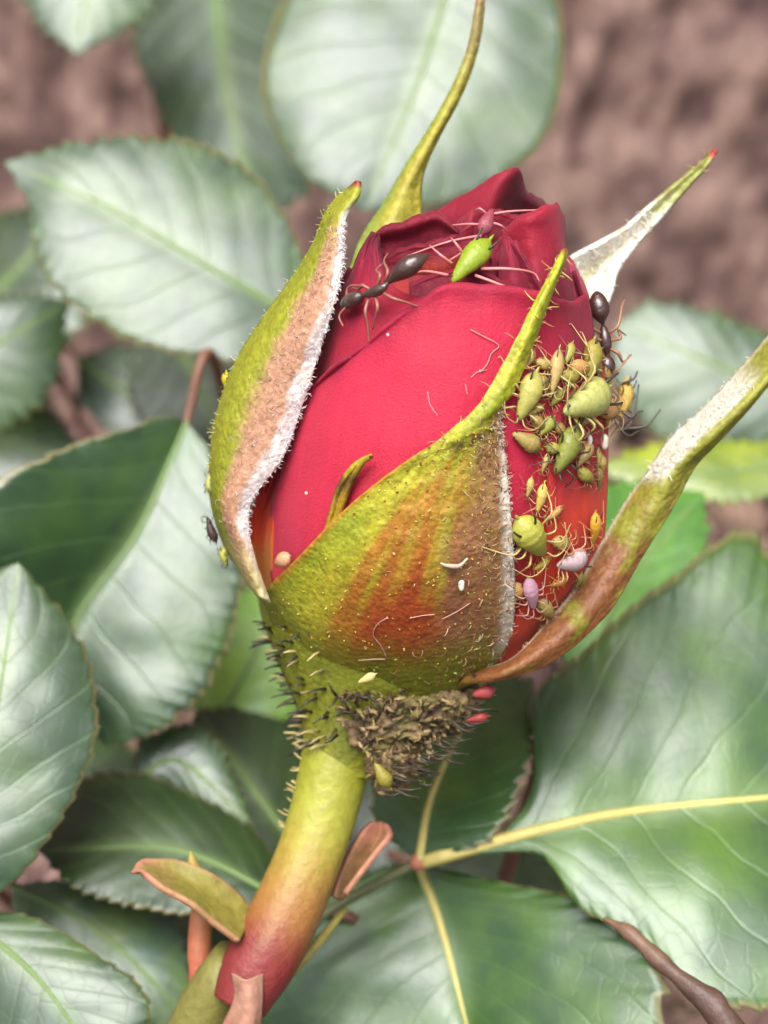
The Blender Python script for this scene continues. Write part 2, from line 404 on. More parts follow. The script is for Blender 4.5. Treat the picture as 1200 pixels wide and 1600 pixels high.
def leaf(label, mid, left, right, dz0, color=(0.05, 0.10, 0.035), rib=(0.12, 0.19, 0.055), parent=None, petiole=None, ribw=6, name='rose_leaf', **k):
    gpx, uv, nw = leaf_grid(mid, left, right, dz0, **k)
    W = P(gpx); n, m = W.shape[:2]
    top = parent if parent is not None else empty(name, W[0, nw - 1], label, 'leaf', LEAF_GROUP)
    b = obj('leaflet' if parent is not None else 'blade', W.reshape(-1, 3), grid_faces(n, m), M_LEAF, top, uvs=uv.reshape(-1, 2), solid=0.022)
    b.color = (*color, 1)
    path = gpx[:, nw - 1].copy()
    if petiole is not None: path = np.concatenate([crom(np.array(petiole + [path[0]], float), 12)[:-1], path])
    tt = np.linspace(0, 1, len(path))
    r = ribw * (1 - 0.8 * tt)
    path[:, 2] -= 2
    V, F = tube_arrays(P(path), np.maximum(r, 1) * (DIST + path[:, 2] * S) / F_PX, 6)
    rb = obj('midrib', V, F, M_VEIN, b if parent is not None else top); rb.color = (*rib, 1)
    if parent is None:
        w0 = W[0, nw - 1]; w1 = W[3, nw - 1]; d0 = (w0 - w1) / np.linalg.norm(w0 - w1)
        foot = np.array([w0[0] * 0.8, min(w0[1] + 2.5, 21.5), 0.2])
        V, F = tube_arrays(crom(np.array([w1, w0 + d0 * 0.5 + FWD * 0.25, w0 * 0.55 + foot * 0.45 + d0 * 0.5 + FWD * 0.6, foot]), 26), np.linspace(0.03, 0.07, 26), 7)
        st = obj('stalk', V, F, M_VEIN, top); st.color = (0.16, 0.07, 0.045, 1)
    return top

DARK = (0.010, 0.028, 0.003); MIDG = (0.013, 0.034, 0.010); PALE = (0.020, 0.046, 0.012)  # DARK has the shade on overhung leaves put into its green
# upper left
leaf('pale green leaf tip hanging in at the top left corner', [(150, -220), (140, -60), (120, 86)], [(150, -220), (20, -90), (45, 20), (120, 86)],
     [(150, -220), (280, -90), (235, 20), (120, 86)], 1700, PALE, gy=0.4, gx=0.1)
leaf('dim grey green leaf behind, between the two large upper leaves', [(330, -140), (350, 120), (400, 340)], [(330, -140), (210, 0), (245, 170), (330, 300), (400, 340)],
     [(330, -140), (480, -40), (520, 150), (480, 300), (400, 340)], 2100, MIDG, gy=0.9, gx=-0.25, foldr=-0.5)
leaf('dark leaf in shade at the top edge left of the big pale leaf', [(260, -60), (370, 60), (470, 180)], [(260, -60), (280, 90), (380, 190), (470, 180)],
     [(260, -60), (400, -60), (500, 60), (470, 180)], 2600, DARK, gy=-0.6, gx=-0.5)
leaf('large pale leaf standing behind the top of the bud', [(720, -90), (660, 110), (570, 330)], [(720, -90), (500, -60), (420, 60), (415, 170), (470, 270), (570, 330)],
     [(720, -90), (860, -20), (880, 120), (840, 230), (720, 310), (570, 330)], 1250, PALE, gy=0.33, gx=0.0, foldl=0.12, foldr=0.12, quilt=1.6, amp=5)
leaf('large pale shiny leaf left of the bud with its tip pointing left', [(490, 510), (330, 420), (160, 320), (8, 254)],
     [(490, 510), (410, 565), (260, 548), (130, 490), (60, 410), (45, 320), (8, 254)],
     [(490, 510), (480, 420), (430, 310), (350, 240), (230, 214), (110, 225), (8, 254)], 900, PALE, gy=0.36, gx=0.05, foldl=0.25, foldr=0.05, teeth=24, amp=13)
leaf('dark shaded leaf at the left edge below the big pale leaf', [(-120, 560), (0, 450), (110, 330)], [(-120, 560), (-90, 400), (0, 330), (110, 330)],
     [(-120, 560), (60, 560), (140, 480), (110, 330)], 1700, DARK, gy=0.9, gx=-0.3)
leaf('whitish shiny leaf cut by the left edge', [(-160, 640), (-40, 560), (108, 470)], [(-160, 640), (-120, 520), (0, 460), (108, 470)],
     [(-160, 640), (-30, 690), (80, 610), (108, 470)], 1150, PALE, gy=0.3, gx=0.15)
leaf('small grey green leaf far back under the big pale left leaf', [(120, 560), (210, 620), (330, 650)], [(120, 560), (130, 640), (230, 690), (330, 650)],
     [(120, 560), (200, 535), (300, 570), (330, 650)], 1900, MIDG, gy=0.7)
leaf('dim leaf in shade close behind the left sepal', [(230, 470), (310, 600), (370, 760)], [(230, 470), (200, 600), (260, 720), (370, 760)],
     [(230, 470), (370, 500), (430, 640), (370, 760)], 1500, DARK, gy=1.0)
leaf('half folded leaf left of the bud, dark half and pale half', [(292, 660), (215, 830), (120, 965), (110, 1060), (165, 1165)],
     [(292, 660), (250, 652), (120, 695), (10, 745), (-60, 850), (0, 980), (90, 1100), (165, 1165)],
     [(292, 660), (350, 740), (385, 860), (365, 980), (320, 1080), (240, 1145), (165, 1165)], 620, (0.016, 0.044, 0.010), gy=0.33, gx=-0.1, foldl=1.15, foldr=0.1, teeth=24, amp=12)
leaf('pale leaf filling the left edge beside the dark folded leaf', [(-110, 1440), (-20, 1180), (30, 880)], [(-110, 1440), (-230, 1200), (-150, 950), (30, 880)],
     [(-110, 1440), (20, 1380), (120, 1240), (152, 1120), (125, 1000), (30, 880)], 260, PALE, gy=0.32, gx=0.05, teeth=20, amp=9)
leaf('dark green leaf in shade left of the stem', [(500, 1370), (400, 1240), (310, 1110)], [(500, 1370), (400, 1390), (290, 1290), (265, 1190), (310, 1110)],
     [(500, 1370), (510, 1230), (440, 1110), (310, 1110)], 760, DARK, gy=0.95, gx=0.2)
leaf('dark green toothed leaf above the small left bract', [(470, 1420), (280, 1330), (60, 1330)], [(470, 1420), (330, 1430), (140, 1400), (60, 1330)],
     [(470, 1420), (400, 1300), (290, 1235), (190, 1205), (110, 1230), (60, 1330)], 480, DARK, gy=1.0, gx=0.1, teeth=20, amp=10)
leaf('small pale leaf peeping out above the dark toothed leaf', [(200, 1230), (280, 1190), (400, 1300)], [(200, 1230), (230, 1150), (330, 1150), (400, 1300)],
     [(200, 1230), (280, 1240), (340, 1280), (400, 1300)], 640, PALE, gy=0.4, gx=0.0)
leaf('dull grey green leaf lying below the dark toothed leaf', [(20, 1385), (160, 1460), (310, 1610)], [(20, 1385), (30, 1480), (160, 1590), (310, 1610)],
     [(20, 1385), (130, 1375), (270, 1430), (310, 1610)], 520, (0.05, 0.085, 0.05), gy=0.62, gx=0.2)
leaf('pale leaf in the bottom left corner', [(-60, 1430), (60, 1530), (180, 1700)], [(-60, 1430), (-80, 1560), (30, 1700), (180, 1700)],
     [(-60, 1430), (40, 1430), (150, 1490), (235, 1570), (180, 1700)], 180, PALE, gy=0.42, gx=-0.1, amp=7)
for lab_, cx_, cy_, l_, a_, dz_ in (('added dark leaf filling the gap above the small left bract', 130, 1240, 330, 0.6, 1150), ('added dark leaf deep behind the foot of the stem', 420, 1450, 340, -0.4, 1000), ('added dark leaf deep behind the brown crust, under the compound leaf', 640, 1330, 380, 1.3, 1100),
                                   ('added dark leaf filling the gap between stem and bottom right leaflets', 830, 1400, 300, 0.2, 1000), ('added dark leaf at the left edge below the whitish one', 20, 690, 260, 0.3, 1900), ('added dark leaf under the dull grey green leaf at bottom left', 250, 1530, 300, 0.9, 1000)):
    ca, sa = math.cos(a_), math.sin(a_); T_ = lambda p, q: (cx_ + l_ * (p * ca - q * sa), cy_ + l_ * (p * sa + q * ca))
    leaf(lab_, [T_(-.5, 0), T_(0, .03), T_(.5, 0)], [T_(-.5, 0), T_(-.3, .27), T_(.1, .3), T_(.5, 0)], [T_(-.5, 0), T_(-.3, -.25), T_(.1, -.3), T_(.5, 0)], dz_, DARK, rib=(0.03, 0.06, 0.015), gy=0.9)  # dark filler leaves added to darken the gaps between the other leaves
# right, behind
leaf('pale grey green leaf behind the ant at the right edge', [(1290, 640), (1120, 570), (965, 505)], [(1290, 640), (1180, 700), (1040, 690), (960, 600), (965, 505)],
     [(1290, 640), (1240, 540), (1120, 490), (1020, 470), (965, 505)], 1500, PALE, gy=0.42, gx=0.0)
leaf('yellow green leaf lying edge on behind the right sepal', [(1290, 720), (1100, 740), (930, 730)], [(1290, 720), (1200, 780), (1020, 770), (930, 730)],
     [(1290, 720), (1200, 690), (1040, 690), (930, 730)], 1100, (0.12, 0.16, 0.008), gy=0.9)
leaf('fresh green leaf between the bud and the right sepal', [(900, 1080), (990, 900), (1100, 770)], [(900, 1080), (850, 930), (930, 760), (1100, 770)],
     [(900, 1080), (1010, 990), (1100, 880), (1100, 770)], 760, (0.05, 0.15, 0.012), gy=0.85)
leaf('fresh green leaf behind the base of the bud, left side', [(310, 1180), (390, 1040), (460, 900)], [(310, 1180), (310, 1040), (380, 920), (460, 900)],
     [(310, 1180), (450, 1130), (500, 1010), (460, 900)], 950, (0.10, 0.20, 0.03), gy=0.8)
# compound leaf at the lower right: three leaflets on one stalk
NODE = np.array([655, 1348, 330.0])
comp = empty('rose_leaf', P(NODE), 'large compound leaf at the lower right with three leaflets meeting at one node', 'leaf', LEAF_GROUP)
RIBY = (0.50, 0.42, 0.13)
leaf('', [(690, 1338), (860, 1293), (1010, 1265), (1330, 1235)], [(690, 1338), (800, 1300), (845, 1200), (832, 1085), (905, 1025), (1040, 912), (1190, 845), (1330, 1235)],
     [(690, 1338), (850, 1335), (905, 1415), (1000, 1480), (1100, 1565), (1290, 1540), (1330, 1235)], 330, (0.030, 0.072, 0.014), RIBY, parent=comp,
     petiole=[tuple(NODE)], ribw=13, gy=0.44, gx=0.05, foldl=0.1, foldr=0.4, teeth=30, amp=15, quilt=1.6)
leaf('', [(655, 1352), (690, 1450), (740, 1640)], [(655, 1352), (560, 1370), (420, 1500), (400, 1600), (560, 1740), (740, 1640)],
     [(655, 1352), (790, 1380), (940, 1420), (1040, 1530), (960, 1700), (740, 1640)], 360, (0.026, 0.064, 0.014), RIBY, parent=comp, ribw=9, gy=0.45, gx=0.0, foldl=-0.05, foldr=0.75, quilt=1.6)
leaf('', [(655, 1345), (680, 1230), (770, 1040)], [(655, 1345), (590, 1290), (590, 1180), (680, 1060), (770, 1040)],
     [(655, 1345), (770, 1310), (825, 1200), (838, 1080), (770, 1040)], 420, (0.022, 0.062, 0.009), RIBY, parent=comp, ribw=8, gy=0.85, gx=-0.1, foldr=0.5, foldl=-0.4)
V, F = tube_arrays(P(crom([(655, 1346, 328), (600, 1375, 330), (520, 1420, 330), (430, 1490, 300)], 16)), 9 * S, 8)
pt = obj('petiole', V, F, M_VEIN, comp); pt.color = (0.12, 0.13, 0.05, 1)
V, F = blob(P(np.array([655, 1346, 322.0])), np.array([17, 17, 17]) * S, 3, rough=0.2)
pn = obj('node', V, F, M_VEIN, comp); pn.color = (0.42, 0.16, 0.09, 1)

# canes and twigs
def cane(name, label, cat, pts, radii, c0, c1, rough=0.12, ground=False):
    path = P(crom(np.array(pts, float), 40))
    if ground:
        e_ = path[0]; path = path[::-1]; ft = np.array([e_[0] * 1.1, e_[1] + 1.5, -0.2]); path = np.concatenate([path[:-1], crom(np.array([e_, e_ * 0.5 + ft * 0.5 + [0.1, -0.3, 0], ft]), 20)])
        dd = np.concatenate([[0], np.cumsum(np.linalg.norm(np.diff(path, axis=0), axis=1))]); tq = np.linspace(0, dd[-1], 40); radii = tuple(reversed(radii)) + (radii[0], radii[0] * 1.1)
        path = np.stack([np.interp(tq, dd, path[:, k_]) for k_ in range(3)], -1); c0, c1 = c1, c0
    rr = np.interp(np.linspace(0, 1, 40), np.linspace(0, 1, len(radii)), radii) * S
    rr = rr * (1 + rough * (vnoise(np.stack([np.linspace(0, 9, 40), np.zeros(40), np.zeros(40) + len(label)], -1)) - 0.5))
    V, F = tube_arrays(path, rr, 14)
    if rough > 0.2: V = V + (V - np.repeat(path, 14, 0)) * (fbm(V * 5, 3) - 0.5)[:, None] * 1.1
    t = np.repeat(np.linspace(0, 1, 40), 14); nn = fbm(V * 4, 3)
    cols = mixc(c0, c1, np.clip(t + (nn - 0.5) * 0.9, 0, 1))
    o = obj(name, V, F, M_STEM, None, cols=cols, origin=path[0]); tag(o, label, cat); return o
cane('dry_twig', 'dry brown twig crossing the lower right leaf', 'twig', [(1180, 1660, -40), (1110, 1570, -20), (1040, 1510, 10), (985, 1460, 40), (945, 1435, 70)], (24, 19, 15, 13, 5), (0.05, 0.028, 0.024), (0.16, 0.09, 0.055), 0.35)
cane('rose_cane', 'thin reddish brown stem behind the lower right leaves', 'stem', [(860, 1060, 620), (845, 1150, 560), (840, 1210, 540), (815, 1290, 560), (780, 1400, 640)], (13, 14, 16, 15, 14), (0.18, 0.09, 0.06), (0.22, 0.12, 0.08))
cane('rose_cane', 'reddish rose cane rising from the bottom edge under the flower stem', 'stem', [(250, 1760, 150), (290, 1650, 120), (330, 1560, 90), (372, 1500, 60)], (70, 66, 56, 40), (0.17, 0.05, 0.03), (0.16, 0.15, 0.035), 0.12, True)
cane('rose_shoot', 'short upright green shoot with a red joint left of the flower stem', 'stem', [(315, 1550, 110), (312, 1480, 115), (316, 1400, 120), (303, 1360, 120), (298, 1330, 118)], (20, 19, 18, 12, 2), (0.40, 0.09, 0.06), (0.30, 0.27, 0.05))
cane('rose_shoot', 'yellow green stalk leaning right from the base of the flower stem', 'stem', [(395, 1590, 70), (440, 1530, 90), (490, 1480, 120), (540, 1420, 180)], (13, 12, 9, 5), (0.33, 0.22, 0.06), (0.30, 0.27, 0.06))

# ------------------------------------------------------------------ the rose bud
BUD = empty('rose_bud', P(np.array([430, 1510, 40.0])), 'red rose bud with green sepals on a thick yellow green stem', 'rose bud')

def patch(name, ctrl, mat, nv, nu, colf=None, solid=0.02, parent=BUD, rough=0.0, rs=0.03, seed=0):
    g = tensor(ctrl, nv, nu)
    if rough: g[..., 2] += rough * (fbm(np.concatenate([g[..., :2] * rs, g[..., :1] * 0 + seed], -1), 3) - 0.5) * 2
    if name == 'petal':
        vv = np.linspace(0, 1, nv)[:, None]; uu = np.linspace(0, 1, nu)[None] + 0 * vv
        cr = sstep(0.55, 0.9, vv) * (fbm(np.stack([uu * 11 + seed * 3.7, uu * 0 + seed, vv * 1.5 + 0 * uu], -1), 3) - 0.5)
        g[..., 1] += cr * 20; g[..., 2] += cr * 44
    W = P(g)
    v, u = np.meshgrid(np.linspace(0, 1, nv), np.linspace(0, 1, nu), indexing='ij')
    cols = None
    if colf is not None: cols = np.clip(colf(u, v, g), 0, 1).reshape(-1, 3)
    o = obj(name, W.reshape(-1, 3), grid_faces(nv, nu), mat, parent, cols=cols, uvs=np.stack([u, v], -1).reshape(-1, 2), solid=solid)
    return o, W
def kz(rows, k):
    """rows of (x,y) -> rows of (x,y,dz) on the bud, k per row (scalar or list per column)"""
    out = []
    for i, r in enumerate(rows):
        kk = k[i] if isinstance(k, (list, tuple)) else k
        out.append([(p[0], p[1], p[2]) if len(p) == 3 else on(p[0], p[1], kk[j] if isinstance(kk, (list, tuple)) else kk) for j, p in enumerate(r)])
    return np.array(out, float)

RED = np.array((0.60, 0.025, 0.068)); MAG = np.array((0.22, 0.008, 0.034)); ORG = np.array((0.78, 0.085, 0.025)); DRK = np.array((0.17, 0.006, 0.022))  # DRK: maroon of inner faces with the shade of the hollows mixed in
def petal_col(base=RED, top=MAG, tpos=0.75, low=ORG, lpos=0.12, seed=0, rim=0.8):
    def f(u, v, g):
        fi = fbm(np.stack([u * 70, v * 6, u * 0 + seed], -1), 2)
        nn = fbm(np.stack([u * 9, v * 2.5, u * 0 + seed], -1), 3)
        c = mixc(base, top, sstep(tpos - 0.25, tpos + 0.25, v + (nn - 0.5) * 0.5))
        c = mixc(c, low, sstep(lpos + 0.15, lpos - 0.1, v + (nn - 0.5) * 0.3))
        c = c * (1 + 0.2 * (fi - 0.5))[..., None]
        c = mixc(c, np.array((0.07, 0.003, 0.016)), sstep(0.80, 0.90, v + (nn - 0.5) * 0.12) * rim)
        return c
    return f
# front petal with its rolled rim
ROWS = [[(430, 935), (500, 985), (590, 1010), (680, 1010), (770, 990), (840, 960), (890, 930)],
        [(420, 830), (490, 850), (590, 860), (690, 860), (790, 850), (870, 830), (925, 800)],
        [(440, 740), (510, 730), (600, 710), (700, 700), (800, 700), (880, 700), (937, 700)],
        [(462, 670), (530, 630), (625, 590), (715, 570), (815, 575), (885, 585), (932, 600)],
        [(480, 618), (552, 562), (646, 500), (716, 476), (820, 492), (880, 505), (925, 510)],
        [(486, 604), (560, 546), (650, 474), (720, 444), (828, 460), (880, 474), (917, 466)]]
ctrl = kz(ROWS, [1.0, 1.0, 1.0, 1.0, 1.0, 1.03])
lip = ctrl[-1].copy(); lip[:, 1] += [3, 3, 3, 4, 4, 5, 7]; lip[:, 2] += 26
lip2 = ctrl[-1].copy(); lip2[:, 1] += [14, 16, 18, 22, 26, 28, 24]; lip2[:, 2] += 46
ctrl = np.concatenate([ctrl, lip[None], lip2[None]])
A, AW = patch('petal', ctrl, M_PETAL, 90, 80, (lambda u, v, g: mixc(mixc(petal_col(RED, np.array((0.27, 0.009, 0.040)), 0.60, ORG, 0.06, 1, 0.25)(u, v, g), np.array((0.26, 0.009, 0.036)), sstep(0.55, 0.95, u + 0.5 * (v - 0.6)) * sstep(0.35, 0.55, v) * 0.75), np.array((0.80, 0.07, 0.02)), sstep(0.72, 0.82, u) * sstep(0.5, 0.3, v) * 0.9)), rough=5, rs=0.012, seed=3)
# outer right petal, lower part, behind the front sepal
ctrl = kz([[(740, 1050), (800, 1035), (860, 985), (905, 930)], [(800, 975), (870, 930), (910, 890), (938, 860)], [(850, 850), (880, 830), (915, 810), (946, 790)],
           [(856, 750), (885, 740), (920, 720), (948, 700)], [(852, 660), (885, 640), (920, 620), (946, 610)], [(870, 590), (895, 575), (920, 565), (936, 560)]], [0.98, 1.02, 1.035, 1.035, 1.035, 1.01])
patch('petal', ctrl, M_PETAL, 50, 36, petal_col(np.array((0.56, 0.035, 0.06)), RED, 0.95, np.array((0.82, 0.075, 0.03)), 0.55, 2, 0), rough=4, seed=5)
# base of a petal showing orange at the far left
ctrl = kz([[(395, 905), (410, 925), (430, 940)], [(385, 850), (405, 850), (428, 850)], [(400, 780), (418, 775), (440, 760)], [(440, 700), (455, 690), (470, 680)]], 0.985)
patch('petal', ctrl, M_PETAL, 30, 16, petal_col(ORG, RED, 0.7, np.array((0.62, 0.25, 0.05)), 0.3, 4))
# left petal tucked under the front one
ctrl = kz([[(440, 750), (500, 690), (580, 640), (650, 600), (720, 560)], [(466, 660), (525, 600), (590, 550), (650, 500), (700, 470)],
           [(498, 560), (535, 520), (580, 490), (620, 470), (650, 465)], [(528, 470), (550, 455), (578, 440), (600, 440), (615, 450)],
           [(558, 405), (568, 395), (580, 392), (590, 400), (598, 415)], [(576, 374), (582, 368), (588, 366), (591, 374), (596, 392)]],
          [0.94, 0.93, [0.96, .95, .93, .88, .85], [0.97, .96, .94, .88, .82], [1, .99, .98, .9, .84], [1.02, 1.0, 1.0, .92, .85]])
patch('petal', ctrl, M_PETAL, 50, 36, petal_col(RED * 0.72, MAG, 0.55, RED, 0, 6), rough=4, seed=7)
# hollow with its shade put into the petal colour, a folded petal behind
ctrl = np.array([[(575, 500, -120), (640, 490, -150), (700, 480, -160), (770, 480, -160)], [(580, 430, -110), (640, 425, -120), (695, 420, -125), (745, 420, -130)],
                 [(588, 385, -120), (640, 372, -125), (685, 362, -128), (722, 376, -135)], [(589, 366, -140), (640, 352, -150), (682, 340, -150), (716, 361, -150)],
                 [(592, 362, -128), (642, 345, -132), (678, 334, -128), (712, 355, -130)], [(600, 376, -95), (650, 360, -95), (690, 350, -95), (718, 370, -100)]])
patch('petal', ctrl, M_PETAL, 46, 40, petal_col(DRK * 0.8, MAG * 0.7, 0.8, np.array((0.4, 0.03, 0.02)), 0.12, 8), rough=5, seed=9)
# tall back petal: lighter left face, ridge, right face with shade painted into its maroon, torn edge
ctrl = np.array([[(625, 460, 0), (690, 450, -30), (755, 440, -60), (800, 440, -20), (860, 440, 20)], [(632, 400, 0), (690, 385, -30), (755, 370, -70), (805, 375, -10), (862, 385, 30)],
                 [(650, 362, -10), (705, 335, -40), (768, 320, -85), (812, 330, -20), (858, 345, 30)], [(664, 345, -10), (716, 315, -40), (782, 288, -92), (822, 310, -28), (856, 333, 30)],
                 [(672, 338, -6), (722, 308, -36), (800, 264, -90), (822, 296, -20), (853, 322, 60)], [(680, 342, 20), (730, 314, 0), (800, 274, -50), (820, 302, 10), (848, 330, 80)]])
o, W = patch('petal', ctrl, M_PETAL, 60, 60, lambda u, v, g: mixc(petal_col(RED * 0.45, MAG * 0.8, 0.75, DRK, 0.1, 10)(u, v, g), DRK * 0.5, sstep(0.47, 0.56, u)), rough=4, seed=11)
# right standing petal with rounded shoulder
ctrl = np.array([[(838, 520, -150), (862, 520, -150), (890, 515, -110), (912, 510, -40)], [(812, 440, -140), (845, 435, -160), (880, 432, -120), (902, 440, -40)],
                 [(795, 390, -135), (832, 372, -165), (872, 376, -125), (884, 400, -40)], [(786, 364, -140), (826, 340, -170), (866, 328, -140), (880, 345, -50)],
                 [(788, 360, -120), (828, 334, -140), (866, 323, -115), (878, 340, -40)], [(800, 372, -80), (832, 346, -90), (864, 338, -80), (872, 350, -20)]])
patch('petal', ctrl, M_PETAL, 46, 40, petal_col(RED * 0.55, MAG * 0.9, 0.7, DRK, 0.2, 12), rough=5, seed=13)
# inner folds in the middle
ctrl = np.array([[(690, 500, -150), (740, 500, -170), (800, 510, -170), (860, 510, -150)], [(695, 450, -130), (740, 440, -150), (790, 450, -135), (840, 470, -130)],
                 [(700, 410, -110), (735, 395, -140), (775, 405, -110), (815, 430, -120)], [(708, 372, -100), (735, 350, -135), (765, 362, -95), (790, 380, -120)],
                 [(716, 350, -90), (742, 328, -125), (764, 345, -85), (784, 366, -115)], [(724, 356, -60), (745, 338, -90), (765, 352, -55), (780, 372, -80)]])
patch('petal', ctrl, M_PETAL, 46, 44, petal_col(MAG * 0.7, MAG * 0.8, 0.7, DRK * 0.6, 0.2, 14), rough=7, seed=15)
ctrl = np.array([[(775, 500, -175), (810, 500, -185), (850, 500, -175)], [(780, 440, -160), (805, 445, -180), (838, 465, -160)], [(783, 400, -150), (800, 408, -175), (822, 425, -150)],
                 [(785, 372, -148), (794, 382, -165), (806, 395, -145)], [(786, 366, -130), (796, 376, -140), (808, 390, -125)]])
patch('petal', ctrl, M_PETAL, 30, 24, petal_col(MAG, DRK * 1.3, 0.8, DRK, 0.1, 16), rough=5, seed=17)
def fold(rim, h, seed, col):
    rim = np.array(rim, float); rows = []
    for f, dz, dy in ((1.0, 20, 0), (0.6, 4, 0), (0.25, 0, 0), (0.06, -3, 0), (0.0, -4, 0)):
        q = rim.copy(); q[:, 1] += h * f; q[:, 2] += dz; rows.append(q)
    q = rim.copy(); q[:, 1] -= 2; q[:, 2] += 8; rows.append(q)
    q = rim.copy(); q[:, 1] += 8; q[:, 2] += 26; rows.append(q)
    patch('petal', np.array(rows), M_PETAL, 40, 46, col, rough=8, rs=0.03, seed=seed)
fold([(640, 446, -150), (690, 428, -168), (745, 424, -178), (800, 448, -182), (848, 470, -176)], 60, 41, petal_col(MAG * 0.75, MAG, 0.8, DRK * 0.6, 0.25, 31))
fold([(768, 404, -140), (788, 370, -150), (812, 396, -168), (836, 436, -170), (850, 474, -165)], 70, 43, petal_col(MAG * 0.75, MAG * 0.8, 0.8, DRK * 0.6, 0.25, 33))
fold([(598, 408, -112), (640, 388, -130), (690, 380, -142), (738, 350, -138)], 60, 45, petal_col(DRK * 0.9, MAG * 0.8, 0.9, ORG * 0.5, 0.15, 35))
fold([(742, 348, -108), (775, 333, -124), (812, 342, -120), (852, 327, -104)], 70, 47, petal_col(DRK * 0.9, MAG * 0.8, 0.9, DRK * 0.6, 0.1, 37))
# small pink petal edge at the right shoulder
ctrl = np.array([[(870, 520, -60), (895, 510, -70), (925, 500, -20)], [(872, 460, -60), (892, 450, -85), (918, 462, -30)], [(874, 425, -50), (890, 412, -80), (908, 436, -30)],
                 [(876, 416, -30), (890, 406, -55), (905, 430, -10)]])
patch('petal', ctrl, M_PETAL, 26, 22, petal_col(np.array((0.48, 0.05, 0.10)), MAG * 1.3, 0.9, DRK, 0.1, 18), rough=4, seed=19)
# closed heart of the bud and its hidden back petals
th = np.linspace(0, 2 * np.pi, 40, endpoint=False); ys = np.linspace(1060, 500, 26)
g = np.array([[(ax(y) + 0.86 * rad(y) * math.cos(t), y, az(y) - 0.78 * rad(y) * math.sin(t)) for t in th] for y in ys])
V = P(g).reshape(-1, 3); F = grid_faces(26, 40, True); F.append([25 * 40 + i for i in range(40)])
obj('petal', V, F, M_PETAL, BUD, cols=np.tile(DRK * 1.4, (len(V), 1)), uvs=np.tile([[0.5, 0.5]], (len(V), 1)))
back = np.array([[(ax(y) + 1.0 * rad(y) * math.cos(t), y, az(y) + 0.95 * rad(y) * math.sin(t)) for t in np.linspace(-0.15, math.pi + 0.15, 9)] for y in (1040, 960, 860, 760, 660, 560, 470, 420)])
patch('petal', back, M_PETAL, 40, 40, petal_col(RED, MAG, 0.8, ORG, 0.1, 20))

# --- sepals
GRN = np.array((0.29, 0.34, 0.02)); YGR = np.array((0.48, 0.46, 0.035)); OLV = np.array((0.16, 0.17, 0.02)); RST = np.array((0.34, 0.06, 0.015)); ORS = np.array((0.44, 0.13, 0.02))
BRN = np.array((0.30, 0.16, 0.08)); WHT = np.array((0.80, 0.72, 0.62)); TIPR = np.array((0.25, 0.03, 0.035))
def sep_noise(u, v, s, a=6, b=6): return fbm(np.stack([u * a, v * b, u * 0 + s], -1), 4)
def front_col(u, v, g):
    nn = sep_noise(u, v, 1.5, 7, 12); n2 = sep_noise(u, v, 8.5, 16, 5)
    c = mixc(GRN, YGR, sstep(0.3, 0.7, nn))
    n3 = fbm(np.stack([u * 26, v * 5, u * 0 + 2.2], -1), 3)
    body = sstep(0.52, 0.26, v + (n3 - 0.5) * 0.3)
    c = mixc(c, ORS, body * sstep(0.40, 0.60, 0.5 * n2 + 0.5 * n3 + 0.16 * np.exp(-((u - 0.5) / 0.2) ** 2) - 0.12 * sstep(0.4, 0.1, u) - 0.06) * 0.8)
    red = np.exp(-((u - 0.52) / 0.22) ** 2) * np.exp(-((v - 0.12 - 0.12 * (n3 - 0.4)) / 0.09) ** 2)
    c = mixc(c, RST, np.clip(red * 1.3 * sstep(0.25, 0.6, nn + 0.15), 0, 1))
    brown = sstep(0.54, 0.74, u + (nn - 0.5) * 0.35) * sstep(0.56, 0.40, v) * sstep(0.02, 0.10, v)
    c = mixc(c, np.array((0.26, 0.115, 0.06)), brown * 0.85)
    c = mixc(c, WHT * 0.85, sstep(0.90, 0.985, u + (nn - 0.5) * 0.06) * sstep(0.52, 0.44, v))
    c = mixc(c, ORS * 1.25, sstep(0.05, 0.0, u) * 0.7)
    c = mixc(c, np.array((0.21, 0.22, 0.02)), np.clip(sstep(0.13, 0.035, v + (nn - 0.5) * 0.12) + sstep(0.22, 0.05, u) * sstep(0.16, 0.08, v), 0, 1))
    c = mixc(c, np.array((0.10, 0.05, 0.02)), np.exp(-((v - 0.45 - 0.03 * nn) / 0.02) ** 2) * sstep(0.15, 0.4, u) * sstep(0.35, 0.6, n2) * 0.9)
    c = mixc(c, TIPR, sstep(0.93, 1.0, v))
    return c
ROWS = [[(425, 968), (500, 1052), (610, 1086), (700, 1080), (765, 1052)], [(416, 925), (510, 985), (620, 1005), (720, 1005), (798, 985)], [(470, 866), (555, 890), (650, 900), (735, 900), (803, 900)],
        [(545, 790), (610, 800), (680, 800), (745, 800), (797, 800)], [(625, 727), (670, 727), (715, 722), (755, 720), (789, 720)], [(690, 684), (712, 682), (738, 672), (760, 660), (780, 640)],
        [(745, 636), (760, 632), (775, 626), (790, 618), (803, 606)], [(790, 562), (802, 558), (812, 552), (822, 545), (832, 533)], [(827, 492), (834, 488), (840, 484), (848, 478), (856, 468)],
        [(864, 424), (868, 421), (872, 418), (876, 413), (880, 406)], [(880, 391), (881, 389), (882, 387), (883, 388), (884, 389)]]
ctrl = kz(ROWS, [1.0, 1.04, 1.05, 1.05, 1.055, 1.07, 1.10, 1.13, 1.17, 1.22, 1.25])
ctrl[5:10, 1:4, 2] -= np.array([5, 9, 5]); ctrl[1:4, 4, 2] -= 10; ctrl[1:5, 0, 2] -= 6
FS, FSW = patch('sepal', ctrl, M_SEPAL, 150, 70, front_col, solid=0.03, rough=3.5, rs=0.05, seed=21)
FS['label'] = 'front sepal flushed red and brown'
